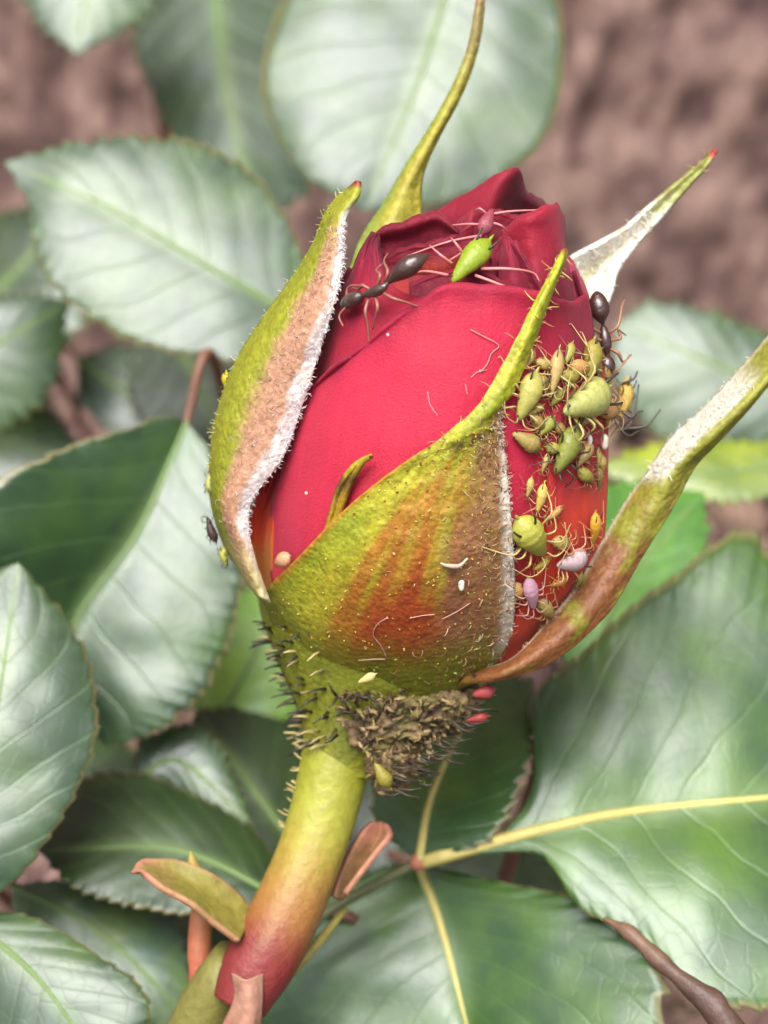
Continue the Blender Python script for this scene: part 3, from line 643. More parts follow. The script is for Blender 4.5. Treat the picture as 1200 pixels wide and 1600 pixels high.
# small side lobe of the front sepal
lobe = kz([[(500, 845), (512, 848), (524, 838)], [(514, 805), (523, 806), (533, 800)], [(524, 770), (534, 770), (544, 768)], [(538, 744), (548, 742), (557, 740)], [(558, 724), (564, 722), (568, 722)], [(579, 713), (580, 713), (581, 713)]],
          [1.06, 1.07, 1.09, 1.11, 1.12, 1.12])
lobe[1:5, 1, 2] += 8
patch('sepal_lobe', lobe, M_SEPAL, 40, 10, lambda u, v, g: mixc(mixc(YGR, ORS, sep_noise(u, v, 3.3)), np.array((0.09, 0.04, 0.02)), np.exp(-((v - 0.5) / 0.12) ** 2) * 0.8), solid=0.03, parent=FS)

def left_col(u, v, g):
    nn = sep_noise(u, v, 4.4, 5, 22)
    c = mixc(np.array((0.24, 0.29, 0.025)), YGR * 0.8, nn)
    c = mixc(c, np.array((0.50, 0.27, 0.17)), sstep(0.36, 0.54, u + (nn - 0.5) * 0.25) * sstep(0.85, 0.68, v))
    c = mixc(c, np.array((0.92, 0.86, 0.84)), sstep(0.76, 0.86, u + (nn - 0.5) * 0.16) * sstep(0.92, 0.76, v))
    c = mixc(c, np.array((0.55, 0.48, 0.20)), sstep(0.16, 0.02, v) * 0.8)
    c = mixc(c, TIPR * 1.2, sstep(0.94, 0.99, v))
    return c
ROWS = [[(385, 905), (392, 915), (400, 925), (410, 934), (420, 942)], [(352, 850), (360, 855), (370, 860), (382, 862), (394, 862)], [(331, 775), (340, 780), (352, 786), (366, 790), (390, 788)],
        [(333, 690), (347, 695), (375, 708), (405, 716), (442, 712)], [(346, 630), (362, 635), (398, 648), (436, 650), (473, 628)], [(371, 565), (388, 570), (424, 578), (462, 573), (497, 552)],
        [(415, 495), (432, 498), (463, 504), (493, 500), (516, 488)], [(455, 440), (470, 440), (491, 444), (512, 440), (531, 430)], [(489, 386), (500, 386), (511, 388), (523, 388), (533, 380)],
        [(509, 338), (519, 337), (526, 337), (533, 337), (540, 336)], [(526, 313), (538, 310), (547, 308), (555, 306), (561, 303)], [(553, 290), (556, 287), (559, 284), (560, 284), (561, 285)]]
ctrl = np.array([[(x, y, az(y) - c * (0.25 + 0.75 * min(1, (y - 280) / 200.0)) - 10) for (x, y), c in zip(r, (0, 55, 95, 115, 105))] for r in ROWS], float)
LS, LSW = patch('sepal', ctrl, M_SEPAL, 150, 50, left_col, solid=0.03, rough=3, rs=0.05, seed=23)
LS['label'] = 'left sepal with a white woolly edge'

def rear_col(u, v, g):
    nn = sep_noise(u, v, 6.1, 4, 20)
    c = mixc(np.array((0.36, 0.36, 0.06)), np.array((0.42, 0.34, 0.03)), nn); c = mixc(c, np.array((0.26, 0.33, 0.06)), sstep(0.4, 0.1, u))
    c = mixc(c, np.array((0.30, 0.24, 0.08)), sstep(0.55, 0.8, v)); return mixc(c, np.array((0.45, 0.10, 0.10)), sstep(0.90, 0.96, v))
R2 = [[(540, 450), (600, 430), (665, 390)], [(563, 378), (612, 352), (657, 322)], [(600, 320), (630, 298), (661, 268)], [(640, 252), (662, 236), (685, 212)], [(679, 190), (695, 178), (713, 160)],
      [(711, 130), (722, 122), (734, 112)], [(732, 75), (740, 70), (748, 62)], [(743, 20), (748, 15), (755, 8)], [(748, -12), (750, -14), (753, -18)]]
dzr = [(60, 40, 70), (70, 45, 80), (80, 60, 90), (90, 76, 96), (95, 84, 98), (95, 88, 97), (90, 85, 92), (85, 80, 86), (80, 80, 80)]
ctrl = np.array([[(x, y, z) for (x, y), z in zip(r, zz)] for r, zz in zip(R2, dzr)], float)
RS, _ = patch('sepal', ctrl, M_SEPAL, 110, 18, rear_col, solid=0.03, rough=3, rs=0.05, seed=25)
RS['label'] = 'tall thin rear sepal curving up to the top edge'

def rt_col(u, v, g):
    nn = sep_noise(u, v, 7.7, 5, 14)
    c = mixc(np.array((0.86, 0.82, 0.74)), np.array((0.34, 0.36, 0.10)), sstep(0.42, 0.62, v + (nn - 0.5) * 0.25 - np.abs(u - 0.5) * 0.15))
    c = mixc(c, np.array((0.55, 0.52, 0.22)), np.exp(-((u - 0.45) / 0.14) ** 2) * sstep(0.45, 0.2, v) * 0.7)
    return mixc(c, np.array((0.50, 0.05, 0.06)), sstep(0.9, 0.96, v))
R3 = [[(862, 440), (900, 458), (942, 492)], [(888, 405), (925, 428), (956, 458)], [(930, 382), (950, 402), (967, 420)], [(975, 356), (988, 370), (1003, 372)], [(1020, 317), (1028, 328), (1040, 332)],
      [(1064, 280), (1070, 286), (1078, 289)], [(1094, 255), (1098, 259), (1103, 262)], [(1118, 233), (1119, 235), (1121, 236)]]
dzt = [(30, 60, 20), (40, 85, 30), (50, 85, 50), (60, 82, 62), (70, 84, 72), (84, 90, 85), (96, 99, 97), (105, 106, 105)]
ctrl = np.array([[(x, y, z) for (x, y), z in zip(r, zz)] for r, zz in zip(R3, dzt)], float)
TS, TSW = patch('sepal', ctrl, M_SEPAL, 90, 22, rt_col, solid=0.03, rough=3, rs=0.05, seed=27)
TS['label'] = 'upper right sepal, white and woolly inside'

def rb_col(u, v, g):
    nn = sep_noise(u, v, 9.2, 4, 22)
    c = mixc(np.array((0.27, 0.27, 0.03)), np.array((0.24, 0.09, 0.03)), sstep(0.40, 0.65, nn + 0.25 * sstep(0.5, 0.1, v)))
    c = mixc(c, np.array((0.30, 0.31, 0.04)), sstep(0.36, 0.55, v) * 0.9)
    c = mixc(c, np.array((0.70, 0.64, 0.48)), sstep(0.10, 0.0, u) * 0.8)
    inner = sstep(0.55, 0.42, u) * sstep(0.50, 0.56, v) * sstep(0.86, 0.76, v)
    c = mixc(c, np.array((0.80, 0.76, 0.66)), np.clip(inner * (0.7 + nn * 0.6), 0, 1))
    return c
R4 = [[(735, 1050), (725, 1060), (715, 1070)], [(800, 1032), (790, 1050), (775, 1062)], [(858, 970), (866, 1004), (856, 1036)], [(904, 912), (930, 938), (944, 962)], [(940, 848), (972, 872), (1000, 872)],
      [(980, 782), (1014, 798), (1048, 796)], [(1012, 742), (1050, 738), (1085, 728)], [(1046, 690), (1095, 690), (1118, 692)], [(1105, 635), (1148, 640), (1162, 645)], [(1160, 575), (1188, 596), (1205, 595)],
      [(1203, 525), (1225, 550), (1245, 552)], [(1240, 480), (1250, 490), (1260, 500)]]
dzb = [(10, -10, 10), (-45, -70, -55), (-35, -62, -50), (-12, -36, -20), (0, -22, -5), (10, -20, -5), (20, -30, -15), (40, -50, -30), (40, -55, -40), (30, -45, -40), (15, -40, -40), (0, -20, -30)]
ctrl = np.array([[(x, y, z) for (x, y), z in zip(r, zz)] for r, zz in zip(R4, dzb)], float)
BS, BSW = patch('sepal', ctrl, M_SEPAL, 130, 30, rb_col, solid=0.03, rough=3, rs=0.05, seed=29)
BS['label'] = 'long lower right sepal sweeping out to the right edge'

# --- swollen hip under the sepals and the stem
hy = np.linspace(930, 1215, 40)
hl = np.interp(hy, [930, 970, 1000, 1050, 1100, 1150, 1190, 1215], [402, 410, 422, 444, 467, 477, 476, 492]); hr = np.interp(hy, [930, 1000, 1050, 1100, 1150, 1190, 1215], [850, 800, 750, 690, 620, 582, 550])
hl = crom(hl[::4], 40); hr = crom(hr[::4], 40); hr[-1] = hr[-2]; hl[-1] = hl[-2]
hc, hrad = (hl + hr) / 2, (hr - hl) / 2; hd = np.interp(hy, [930, 1000, 1050, 1100, 1150, 1215], [120, 122, 126, 122, 116, 108])
ha = np.linspace(0, 2 * np.pi, 40, endpoint=False)
g = np.stack([hc, hy, hd], -1); path = P(g)
V = P(np.stack([hc[:, None] + hrad[:, None] * np.cos(ha), hy[:, None] + 0 * ha, hd[:, None] + 0.9 * hrad[:, None] * np.sin(ha)], -1)).reshape(-1, 3)
F = grid_faces(40, 40, True)
nn = fbm(V * 3, 4); yy = np.repeat(g[:, 1], 40)
cols = mixc(np.array((0.21, 0.23, 0.02)), np.array((0.28, 0.285, 0.024)), sstep(1070, 1175, yy + (nn - 0.5) * 60)); cols = mixc(cols, np.array((0.10, 0.14, 0.03)), sstep(0.5, 0.75, nn) * 0.5)
HIP = obj('hip', V, F, M_SEPAL, BUD, cols=cols); HIPV = V.reshape(40, 40, 3); HIPC = path
pts = np.array([(527, 1150, 118, 58), (524, 1190, 112, 61), (508, 1260, 100, 59), (486, 1330, 85, 58), (458, 1400, 68, 60), (432, 1455, 55, 62), (408, 1500, 46, 62), (392, 1530, 40, 58), (375, 1570, 36, 48)], float)
g = crom(pts, 70); V, F = tube_arrays(P(g[:, :3]), g[:, 3] * S * 0.93, 36)
nn = fbm(V * np.array([3, 3, 2.0]), 4); yy = np.repeat(g[:, 1], 36)
nn = 0.6 * nn + 0.4 * fbm(np.stack([np.tile(np.arange(36) * 0.9, 70), yy * 0.006, yy * 0], -1), 3)
cols = mixc(np.array((0.29, 0.28, 0.035)), np.array((0.26, 0.12, 0.03)), sstep(1240, 1420, yy + (nn - 0.5) * 160)); cols = mixc(cols, np.array((0.17, 0.022, 0.020)), sstep(1400, 1500, yy + (nn - 0.5) * 110))
cols = mixc(np.array((0.22, 0.225, 0.018)), cols, sstep(1165, 1340, yy + (nn - 0.5) * 70))
STEM = obj('stem', V, F, M_STEM, BUD, cols=cols)
M_BRACT = col_material('bract_skin', 0.55, 0.35, 0.02, 16, trans=0.2, var=0.7)
def bract(rows, dz, cols2, lab):
    ctrl = np.array([[(x, y, z) for (x, y), z in zip(r, zz)] for r, zz in zip(rows, dz)], float)
    o, _ = patch('bract', ctrl, M_BRACT, 50, 17, lambda u, v, g: mixc(cols2[0], cols2[1], np.clip(sstep(0.45, 1.0, v + (sep_noise(u, v, 2.2) - 0.5) * 0.5) + sstep(0.8, 1, np.abs(2 * u - 1)) * 0.7, 0, 1)), solid=0.035, rough=3, rs=0.04)
    o['label'] = lab
bract([[(395, 1425), (385, 1450), (372, 1472)], [(365, 1390), (352, 1418), (335, 1445)], [(325, 1362), (310, 1390), (295, 1412)], [(280, 1345), (270, 1370), (255, 1390)], [(242, 1344), (238, 1358), (232, 1372)], [(222, 1346), (220, 1354), (218, 1362)], [(205, 1362), (206, 1364), (207, 1366)]],
      [(60, 30, -10), (50, 30, -25), (40, 25, -35), (40, 25, -35), (30, 15, -25), (18, 8, -8), (0, 0, 0)], (np.array((0.24, 0.21, 0.04)), np.array((0.42, 0.19, 0.12))), 'folded pink and green bract left of the stem')
bract([[(520, 1400), (530, 1405), (540, 1395)], [(530, 1368), (552, 1372), (565, 1362)], [(545, 1335), (575, 1340), (590, 1330)], [(565, 1300), (592, 1308), (610, 1305)], [(580, 1285), (595, 1284), (608, 1290)]],
      [(110, 120, 100), (120, 140, 105), (125, 150, 108), (130, 150, 115), (140, 150, 135)], (np.array((0.34, 0.20, 0.09)), np.array((0.48, 0.20, 0.13))), 'pink rounded bract right of the stem')
bract([[(365, 1520), (385, 1530), (410, 1520)], [(368, 1560), (388, 1560), (408, 1560)], [(350, 1600), (385, 1600), (405, 1600)], [(320, 1650), (370, 1650), (400, 1650)]],
      [(0, -25, -5), (-5, -30, -10), (-5, -30, -10), (0, -25, 0)], (np.array((0.42, 0.22, 0.15)), np.array((0.30, 0.12, 0.08))), 'pale pink scale at the foot of the stem')

# --- hairs, wool, bristles
def surf(W, u, v):
    nv, nu = W.shape[:2]; a, b = v * (nv - 1), u * (nu - 1); i, j = min(int(a), nv - 2), min(int(b), nu - 2)
    p = W[i, j] + (W[i + 1, j] - W[i, j]) * (a - i) + (W[i, j + 1] - W[i, j]) * (b - j)
    n = np.cross(W[i, j + 1] - W[i, j], W[i + 1, j] - W[i, j]); n /= np.linalg.norm(n) + 1e-12
    if n @ (CAM - p) < 0: n = -n
    return p, n
def curly(p, n, ln, r, seg=4, curl=1.0):
    d = n + RNG.normal(0, 0.7, 3); d /= np.linalg.norm(d); q = [p]
    b = RNG.normal(0, 1, 3)
    for k in range(seg):
        d = d + curl * np.cross(d, b) * 0.5 + RNG.normal(0, 0.15, 3); d /= np.linalg.norm(d); q.append(q[-1] + d * ln / seg)
    return np.array(q), np.linspace(r, r * 0.35, seg + 1)
def wool(name, W, n, fu, fv, ln, r, cols, parent, curl=1.0, mask=None):
    mb = MB(); k = 0
    while k < n:
        u, v = fu(), fv()
        if not (0 <= u <= 1 and 0 <= v <= 1) or (mask and RNG.random() > mask(u, v)): continue
        p, nr = surf(W, u, v); q, rr = curly(p, nr, ln * RNG.uniform(0.5, 1.4), r * RNG.uniform(0.7, 1.3), curl=curl)
        mb.tube(q, rr, 3, np.array(cols[RNG.integers(len(cols))]) * RNG.uniform(0.75, 1.15)); k += 1
    o = mb.build(name, M_HAIR, parent); o['kind'] = 'stuff'; return o
U = RNG.uniform
wool('wool', FSW, 900, lambda: 1 - abs(RNG.normal(0, 0.17)), lambda: U(0.03, 0.52), 0.065, 0.0042, [(0.50, 0.30, 0.16), (0.36, 0.18, 0.10), (0.62, 0.44, 0.26), (0.30, 0.10, 0.07)], FS, 1.6)
wool('fringe', FSW, 700, lambda: 1 - abs(RNG.normal(0, 0.03)), lambda: U(0.08, 0.52), 0.035, 0.003, [(0.85, 0.78, 0.68), (0.75, 0.62, 0.5)], FS, 0.8)
wool('gland_dots', FSW, 1600, lambda: U(0.03, 0.85), lambda: U(0.02, 0.5), 0.024, 0.0085, [(0.55, 0.50, 0.06), (0.62, 0.30, 0.06), (0.70, 0.62, 0.22), (0.30, 0.10, 0.03)], FS, 0.5)
wool('wool', LSW, 1300, lambda: np.clip(RNG.normal(0.62, 0.11), 0.3, 0.95), lambda: U(0.14, 0.78), 0.045, 0.0032, [(0.72, 0.45, 0.33), (0.60, 0.34, 0.22), (0.82, 0.62, 0.5)], LS, 1.4)
wool('fringe', LSW, 1600, lambda: 1 - abs(RNG.normal(0, 0.06)), lambda: U(0.12, 0.80), 0.034, 0.0036, [(0.95, 0.92, 0.92), (0.9, 0.84, 0.82)], LS, 0.8)
wool('gland_hairs', LSW, 150, lambda: abs(RNG.normal(0, 0.05)), lambda: U(0.2, 0.95), 0.045, 0.004, [(0.5, 0.5, 0.08), (0.75, 0.7, 0.4)], LS, 0.3)
wool('fringe', TSW, 500, lambda: U(0, 1), lambda: U(0.05, 0.55), 0.05, 0.004, [(0.92, 0.88, 0.8)], TS, 0.8)
wool('gland_hairs', TSW, 36, lambda: random.choice((0.0, 1.0)), lambda: U(0.3, 0.95), 0.06, 0.004, [(0.55, 0.5, 0.15), (0.4, 0.2, 0.08)], TS, 0.2)
wool('fringe', BSW, 260, lambda: abs(RNG.normal(0, 0.03)), lambda: U(0.1, 0.85), 0.03, 0.003, [(0.85, 0.8, 0.65)], BS, 0.6)
wool('fringe', BSW, 600, lambda: U(0.02, 0.48), lambda: U(0.53, 0.8), 0.05, 0.004, [(0.88, 0.84, 0.74)], BS, 0.8)
wool('gland_hairs', FSW, 60, lambda: random.choice((0.0, 1.0)), lambda: U(0.48, 0.95), 0.07, 0.0045, [(0.6, 0.55, 0.15), (0.6, 0.3, 0.15)], FS, 0.3)

# black tipped bristles on the hip
def bristle(a, b, r=3.0, col=(0.03, 0.022, 0.012)):
    a, b = np.array(a, float), np.array(b, float); m = (a + b) / 2 + np.array([0, 3, 0])
    V, F = tube_arrays(P(np.array([a, m, b])), np.array([r, r * 0.7, r * 0.35]) * S, 5)
    obj('bristle', V, F, M_BRISTLE, BUD, cols=np.tile(np.array(col) * RNG.uniform(0.7, 1.6), (len(V), 1)))
def bristle_w(p, d, ln, r=2.6, col=(0.03, 0.022, 0.012)):
    d = d / np.linalg.norm(d); q = np.array([p - d * 0.01, p + d * ln * 0.5, p + d * ln + np.array([0, 0, -0.15 * ln])])
    V, F = tube_arrays(q, np.array([r, r * 0.7, r * 0.35]) * S, 5)
    obj('bristle', V, F, M_BRISTLE, BUD, cols=np.tile(np.array(col) * RNG.uniform(0.7, 1.6), (len(V), 1)))
k = 0
while k < 80:            # left flank, rooted in the hip's skin
    i, j = RNG.integers(6, 34), RNG.integers(0, 40); p = HIPV[i, j]; d = p - HIPC[i]; d /= np.linalg.norm(d)
    if -(d @ RIGHT) < 0.6 or d @ FWD > 0.45: continue
    d = d + RNG.normal(0, 0.25, 3); bristle_w(p, d, U(16, 36) * S, 2.7, random.choice([(0.03, 0.022, 0.012), (0.02, 0.02, 0.015), (0.02, 0.02, 0.015), (0.30, 0.24, 0.10)])); k += 1
for i in range(46):      # right and underneath, in and around the crust
    t = U(0, 1); x = 600 + 140 * t; y = np.interp(x, [600, 660, 720, 740], [1238, 1215, 1140, 1080]) + U(-40, 8)
    ang = U(-0.25, 0.5); ln = U(20, 50); z = 10 + U(-70, 40)
    bristle((x, y, z), (x + ln * math.cos(ang), y + ln * math.sin(ang), z - U(0, 10)), 2.4)
for i in range(18):      # left of the stem top
    y = U(1150, 1300); x = np.interp(y, [1150, 1200, 1300], [482, 474, 446]) + U(0, 6)
    ang = U(-0.7, 0.3); ln = U(12, 26); z = 100
    bristle((x, y, z), (x - ln * math.cos(ang), y + ln * math.sin(ang), z - 5), 1.8, (0.34, 0.26, 0.10))
for i in range(16):
    x, y = U(520, 600), U(1075, 1150); z = float(-20 + U(-10, 10)); a = U(0, 6.28); ln = U(14, 26)
    bristle((x, y, z), (x + ln * math.cos(a), y + ln * math.sin(a), z - 14), 3.0)
# brown crust of old skins under the bud
mb = MB()
def crust_lump(c, rr, seed):
    V, F = blob((0, 0, 0), (1, 1, 1), 0, 40, 60)
    d = 1 + 0.35 * (fbm(V * 2.2 + seed, 3) - 0.5) + 0.55 * (fbm(V * 7 + seed, 3) - 0.5) + 0.25 * (vnoise(V * 19 + seed) - 0.5)
    cc = mixc(np.array((0.05, 0.03, 0.015)), np.array((0.27, 0.18, 0.085)), sstep(0.82, 1.22, d)); cc = mixc(cc, np.array((0.17, 0.15, 0.03)), sstep(0.5, 0.7, fbm(V * 3 + seed + 5, 3)) * 0.6)
    V = V * d[:, None] * np.array(rr) * S; mb.add(V + P(np.array(c, float)), F); mb.c.append(cc)
crust_lump((634, 1104, 58), (96, 62, 46), 1.0)
crust_lump((600, 1125, 66), (70, 60, 52), 4.0)
crust_lump((612, 1182, 68), (44, 48, 56), 7.0)
crust_lump((700, 1092, 52), (52, 44, 32), 9.0)
for i in range(230):
    t = U(0, 1); s = RNG.normal(0, 1)
    x = 545 + 160 * t + s * 12; top = np.interp(x, [520, 560, 640, 700, 730], [1075, 1082, 1078, 1085, 1110]); bot = np.interp(x, [520, 560, 600, 650, 690, 730], [1110, 1160, 1245, 1215, 1155, 1130])
    y = top + (bot - top) * U(0, 1) ** 0.9
    z = 64 - 66 * math.sqrt(max(0, 1 - ((x - 620) / 120) ** 2)) + (y - 1130) * 0.35 + U(-14, 14)
    r = U(3, 9) * S
    V, F = blob((0, 0, 0), (r * 1.3, r * U(0.3, 0.6), r * U(0.2, 0.5)), i, 6, 8, 0.9)
    R = np.array(Matrix.Rotation(U(0, 6.28), 3, 'Z') @ Matrix.Rotation(U(0, 6.28), 3, 'X'))
    c = np.array([(0.15, 0.095, 0.045), (0.22, 0.15, 0.07), (0.06, 0.035, 0.018), (0.30, 0.21, 0.10), (0.15, 0.13, 0.04)][RNG.integers(5)])
    mb.add(V @ R.T + P(np.array([x, y, z])), F, c * U(0.7, 1.2))
for i in range(90):
    x = U(535, 725); y = U(1080, 1235)
    if y > np.interp(x, [535, 600, 660, 725], [1150, 1245, 1225, 1140]): continue
    z = 58 - 72 * math.sqrt(max(0, 1 - ((x - 620) / 120) ** 2)) + (y - 1130) * 0.35
    q, rr = curly(P(np.array([x, y, z])), -FWD, U(0.03, 0.09), 0.006, 4, 1.4)
    mb.tube(q, rr, 4, [(0.20, 0.13, 0.05), (0.03, 0.02, 0.01), (0.32, 0.23, 0.09)][RNG.integers(3)])
o = mb.build('brown_crust', M_CRUST, BUD); o['kind'] = 'stuff'; o['label'] = 'brown crust of old aphid skins under the bud'
# pale loose threads and specks on petals
mb = MB()
for pl in ([(668, 612), (672, 632), (684, 650)], [(735, 515), (760, 528), (780, 540), (768, 552), (762, 568), (750, 582)], [(736, 590), (745, 582), (760, 578)], [(727, 600), (730, 616)], [(606, 965), (590, 975), (583, 992), (596, 1010), (605, 1030)], [(560, 1032), (585, 1030), (602, 1030)],
           [(640, 966), (660, 962), (680, 960)], [(690, 968), (715, 955), (735, 942)]):
    k = 1.02 if pl[0][1] < 700 else 1.09
    mb.tube(P(crom(np.array([on(x, y, k) for x, y in pl]), 14)), 0.85 * S, 4, (0.60, 0.30, 0.25))
for i in range(9):
    x, y = U(470, 800), U(520, 840); V, F = blob(P(np.array(on(x, y, 1.005))), np.array([1, 1, 1]) * U(1.2, 3.2) * S, i, 5, 6, 0.3); mb.add(V, F, (0.85, 0.55, 0.55))
o = mb.build('loose_threads', M_HAIR, BUD); o['kind'] = 'stuff'

# ------------------------------------------------------------------ insects
def aphid_body():
    t = np.linspace(0, 1, 34); n = 22
    prof = np.interp(t, [0, .03, .10, .22, .40, .58, .74, .86, .93, .97, 1], [0.0, .05, .095, .135, .20, .245, .235, .17, .09, .045, 0.0])
    prof = prof * (1 - 0.035 * np.clip(np.cos(t * 2 * np.pi * 8) - 0.5, 0, 1) * 2)
    x = 0.5 - t; a = np.linspace(0, 2 * np.pi, n, endpoint=False)
    zc = -0.02 + 0.06 * np.sin(t * np.pi)
    V = np.stack([np.repeat(x, n), (prof[:, None] * np.cos(a)).ravel(), (prof[:, None] * np.sin(a) * 0.82 + zc[:, None]).ravel()], -1)
    V[:, 1:] *= (1 + 0.16 * (fbm(V * 7 + 3.1, 3) - 0.5))[:, None]
    return V, grid_faces(34, n, True)
BODY = mesh_from('aphid_body', *aphid_body()); BODY.materials.append(M_APHID)
def limb_mesh(name, pts, r, mat, n=12):
    V, F = tube_arrays(crom(np.array(pts, float), n), np.interp(np.linspace(0, 1, n), np.linspace(0, 1, len(r)), r), 6)
    me = mesh_from(name, V, F); me.materials.append(mat); return me
def leg_set(seed):
    rg = np.random.default_rng(seed); out = []
    for s in (-1, 1):
        for x0, kx, fx, ln in ((0.28, 0.45, 0.55, 0.9), (0.16, 0.16, 0.08, 0.9), (0.05, -0.18, -0.45, 1.15)):
            j = rg.uniform(-0.08, 0.08, 4)
            out.append(limb_mesh('aphid_leg', [(x0, s * 0.10, -0.08), (kx * 0.6 + x0 * 0.4 + j[0], s * 0.30 * ln, 0.12), (kx + j[0], s * 0.42 * ln, 0.08 + j[1] * 0.5), (fx + j[2], s * (0.62 + j[3]) * ln, -0.20), (fx + j[2] + 0.03, s * (0.66 + j[3]) * ln, -0.22)],
                                 [0.016, 0.020, 0.013, 0.009, 0.008], M_LIMB))
    ants = [limb_mesh('aphid_antenna', [(0.46, s * 0.05, 0.03), (0.58, s * 0.12, 0.12), (0.52, s * (0.3 + rg.uniform(0, .1)), 0.14), (0.2, s * (0.46 + rg.uniform(0, .1)), 0.06)], [0.014, 0.012, 0.009, 0.006], M_LIMB) for s in (-1, 1)]
    return out, ants
LEGSETS = [leg_set(s) for s in (1, 2, 3)]
CORN = [limb_mesh('aphid_cornicle', [(-0.26, s * 0.14, 0.12), (-0.38, s * 0.18, 0.17), (-0.50, s * 0.20, 0.18)], [0.024, 0.018, 0.015], M_LIMB, 6) for s in (-1, 1)]
CAUDA = limb_mesh('aphid_cauda', [(-0.44, 0, -0.01), (-0.52, 0, 0.0), (-0.58, 0, 0.02)], [0.04, 0.03, 0.008], M_LIMB, 6)
EYES = []
for s in (-1, 1):
    V, F = blob((0.43, s * 0.075, 0.03), (0.022, 0.022, 0.022)); me = mesh_from('aphid_eye', V, F); me.materials.append(M_ANT); EYES.append(me)
def child(name, me, parent, color):
    o = bpy.data.objects.new(name, me); C.objects.link(o); o.parent = parent; o.color = (*color, 1); return o
def frame(head, tail, nrm, wide=1.0, lift=0.17):
    head, tail = np.array(head), np.array(tail); x = head - tail; ln = np.linalg.norm(x); x = x / ln
    z = nrm - x * (nrm @ x); z /= np.linalg.norm(z); y = np.cross(z, x)
    M = Matrix.Identity(4); c = (head + tail) / 2 + z * lift * ln
    for i in range(3):
        M[i][0] = x[i] * ln; M[i][1] = y[i] * ln * wide; M[i][2] = z[i] * ln * min(wide, 1.1); M[i][3] = c[i]
    return M
APHIDS = 'aphids crowding on the rose bud'
count = 0
def aphid(label, head, tail, k=1.03, color=(0.42, 0.48, 0.10), limb=(0.45, 0.36, 0.14), wide=1.0, nrm=None, legs=True, dark_corn=True, name='aphid', lift=0.17):
    """head / tail: (px, py) on the bud at k, or (px, py, dz)"""
    global count
    h = on(*head, k) if len(head) == 2 else head; t = on(*tail, k) if len(tail) == 2 else tail
    if nrm is None: nrm = bnormal((h[0] + t[0]) / 2, (h[1] + t[1]) / 2, k) if len(head) == 2 else -FWD
    e = empty(name, (0, 0, 0), label, 'aphid', APHIDS); e.matrix_world = frame(P(np.array(h)), P(np.array(t)), nrm, wide * 0.86, lift)
    color = tuple(np.array(color) * (1.25, 1.15, 1.15)) if max(color) < 0.7 else tuple(np.array(color) * 0.8)
    child('body', BODY, e, color)
    L_, A_ = LEGSETS[count % 3]; count += 1
    if legs:
        for m in L_: child('leg', m, e, limb)
        for m in A_: child('antenna', m, e, limb)
    for m in EYES: child('eye', m, e, (0.03, 0.01, 0.01))
    if dark_corn:
        for m in CORN: child('cornicle', m, e, (0.03, 0.03, 0.02))
    child('cauda', CAUDA, e, tuple(np.array(color) * 0.8))
    return e
def limb(name, parent_root, pts, r, color, mat=None):
    """a limb drawn through photo points with its own depth; joins an existing insect"""
    V, F = tube_arrays(P(crom(np.array(pts, float), 14)), np.linspace(r, r * 0.5, 14) * S, 6)
    inv = np.array(parent_root.matrix_world.inverted())
    V = V @ inv[:3, :3].T + inv[:3, 3]
    me = mesh_from(name, V, F); me.materials.append(mat or M_LIMB); return child(name, me, parent_root, color)
G1 = (0.44, 0.52, 0.07); G2 = (0.36, 0.40, 0.08); G3 = (0.30, 0.33, 0.06); TAN = (0.42, 0.33, 0.12); YEL = (0.48, 0.40, 0.06)
# the lone bright aphid on top
PINKL = (0.62, 0.22, 0.20)
big = aphid('bright green aphid alone on top of the petals', (706, 446, -215), (766, 378, -190), color=(0.24, 0.34, 0.025), legs=False, wide=1.0, nrm=-FWD + 0.35 * UP, lift=0.12)
for pl in ([(752, 420, -212), (795, 420, -225), (832, 426, -200), (843, 440, -195)], [(716, 444, -215), (770, 468, -232), (795, 476, -222), (814, 480, -205)], [(700, 430, -215), (665, 424, -225), (634, 430, -190)],
           [(706, 412, -212), (688, 398, -225), (672, 384, -200)], [(742, 430, -212), (790, 448, -215), (826, 462, -200)], [(725, 398, -205), (712, 380, -215), (705, 372, -190)]):
    limb('leg', big, pl, 2.6, PINKL)
for pl in ([(698, 450, -215), (690, 470, -222), (693, 490, -222), (686, 518, -212)], [(708, 452, -215), (712, 462, -225), (740, 470, -222)]):
    limb('antenna', big, pl, 2.2, PINKL)
red = aphid('dull red long legged aphid above the bright green one', (768, 330, -150), (750, 372, -165), color=(0.26, 0.06, 0.08), legs=False, nrm=-FWD, dark_corn=False, wide=1.2)
for pl in ([(772, 334, -160), (800, 330, -165), (848, 328, -150)], [(760, 352, -165), (735, 350, -175), (706, 352, -150)], [(752, 368, -168), (700, 378, -185), (636, 400, -165)], [(768, 348, -165), (782, 352, -175), (794, 362, -160)],
           [(762, 336, -160), (750, 326, -168), (742, 330, -150)], [(756, 360, -165), (725, 392, -190), (700, 408, -200)]):
    limb('leg', red, pl, 2.3, (0.55, 0.20, 0.20))
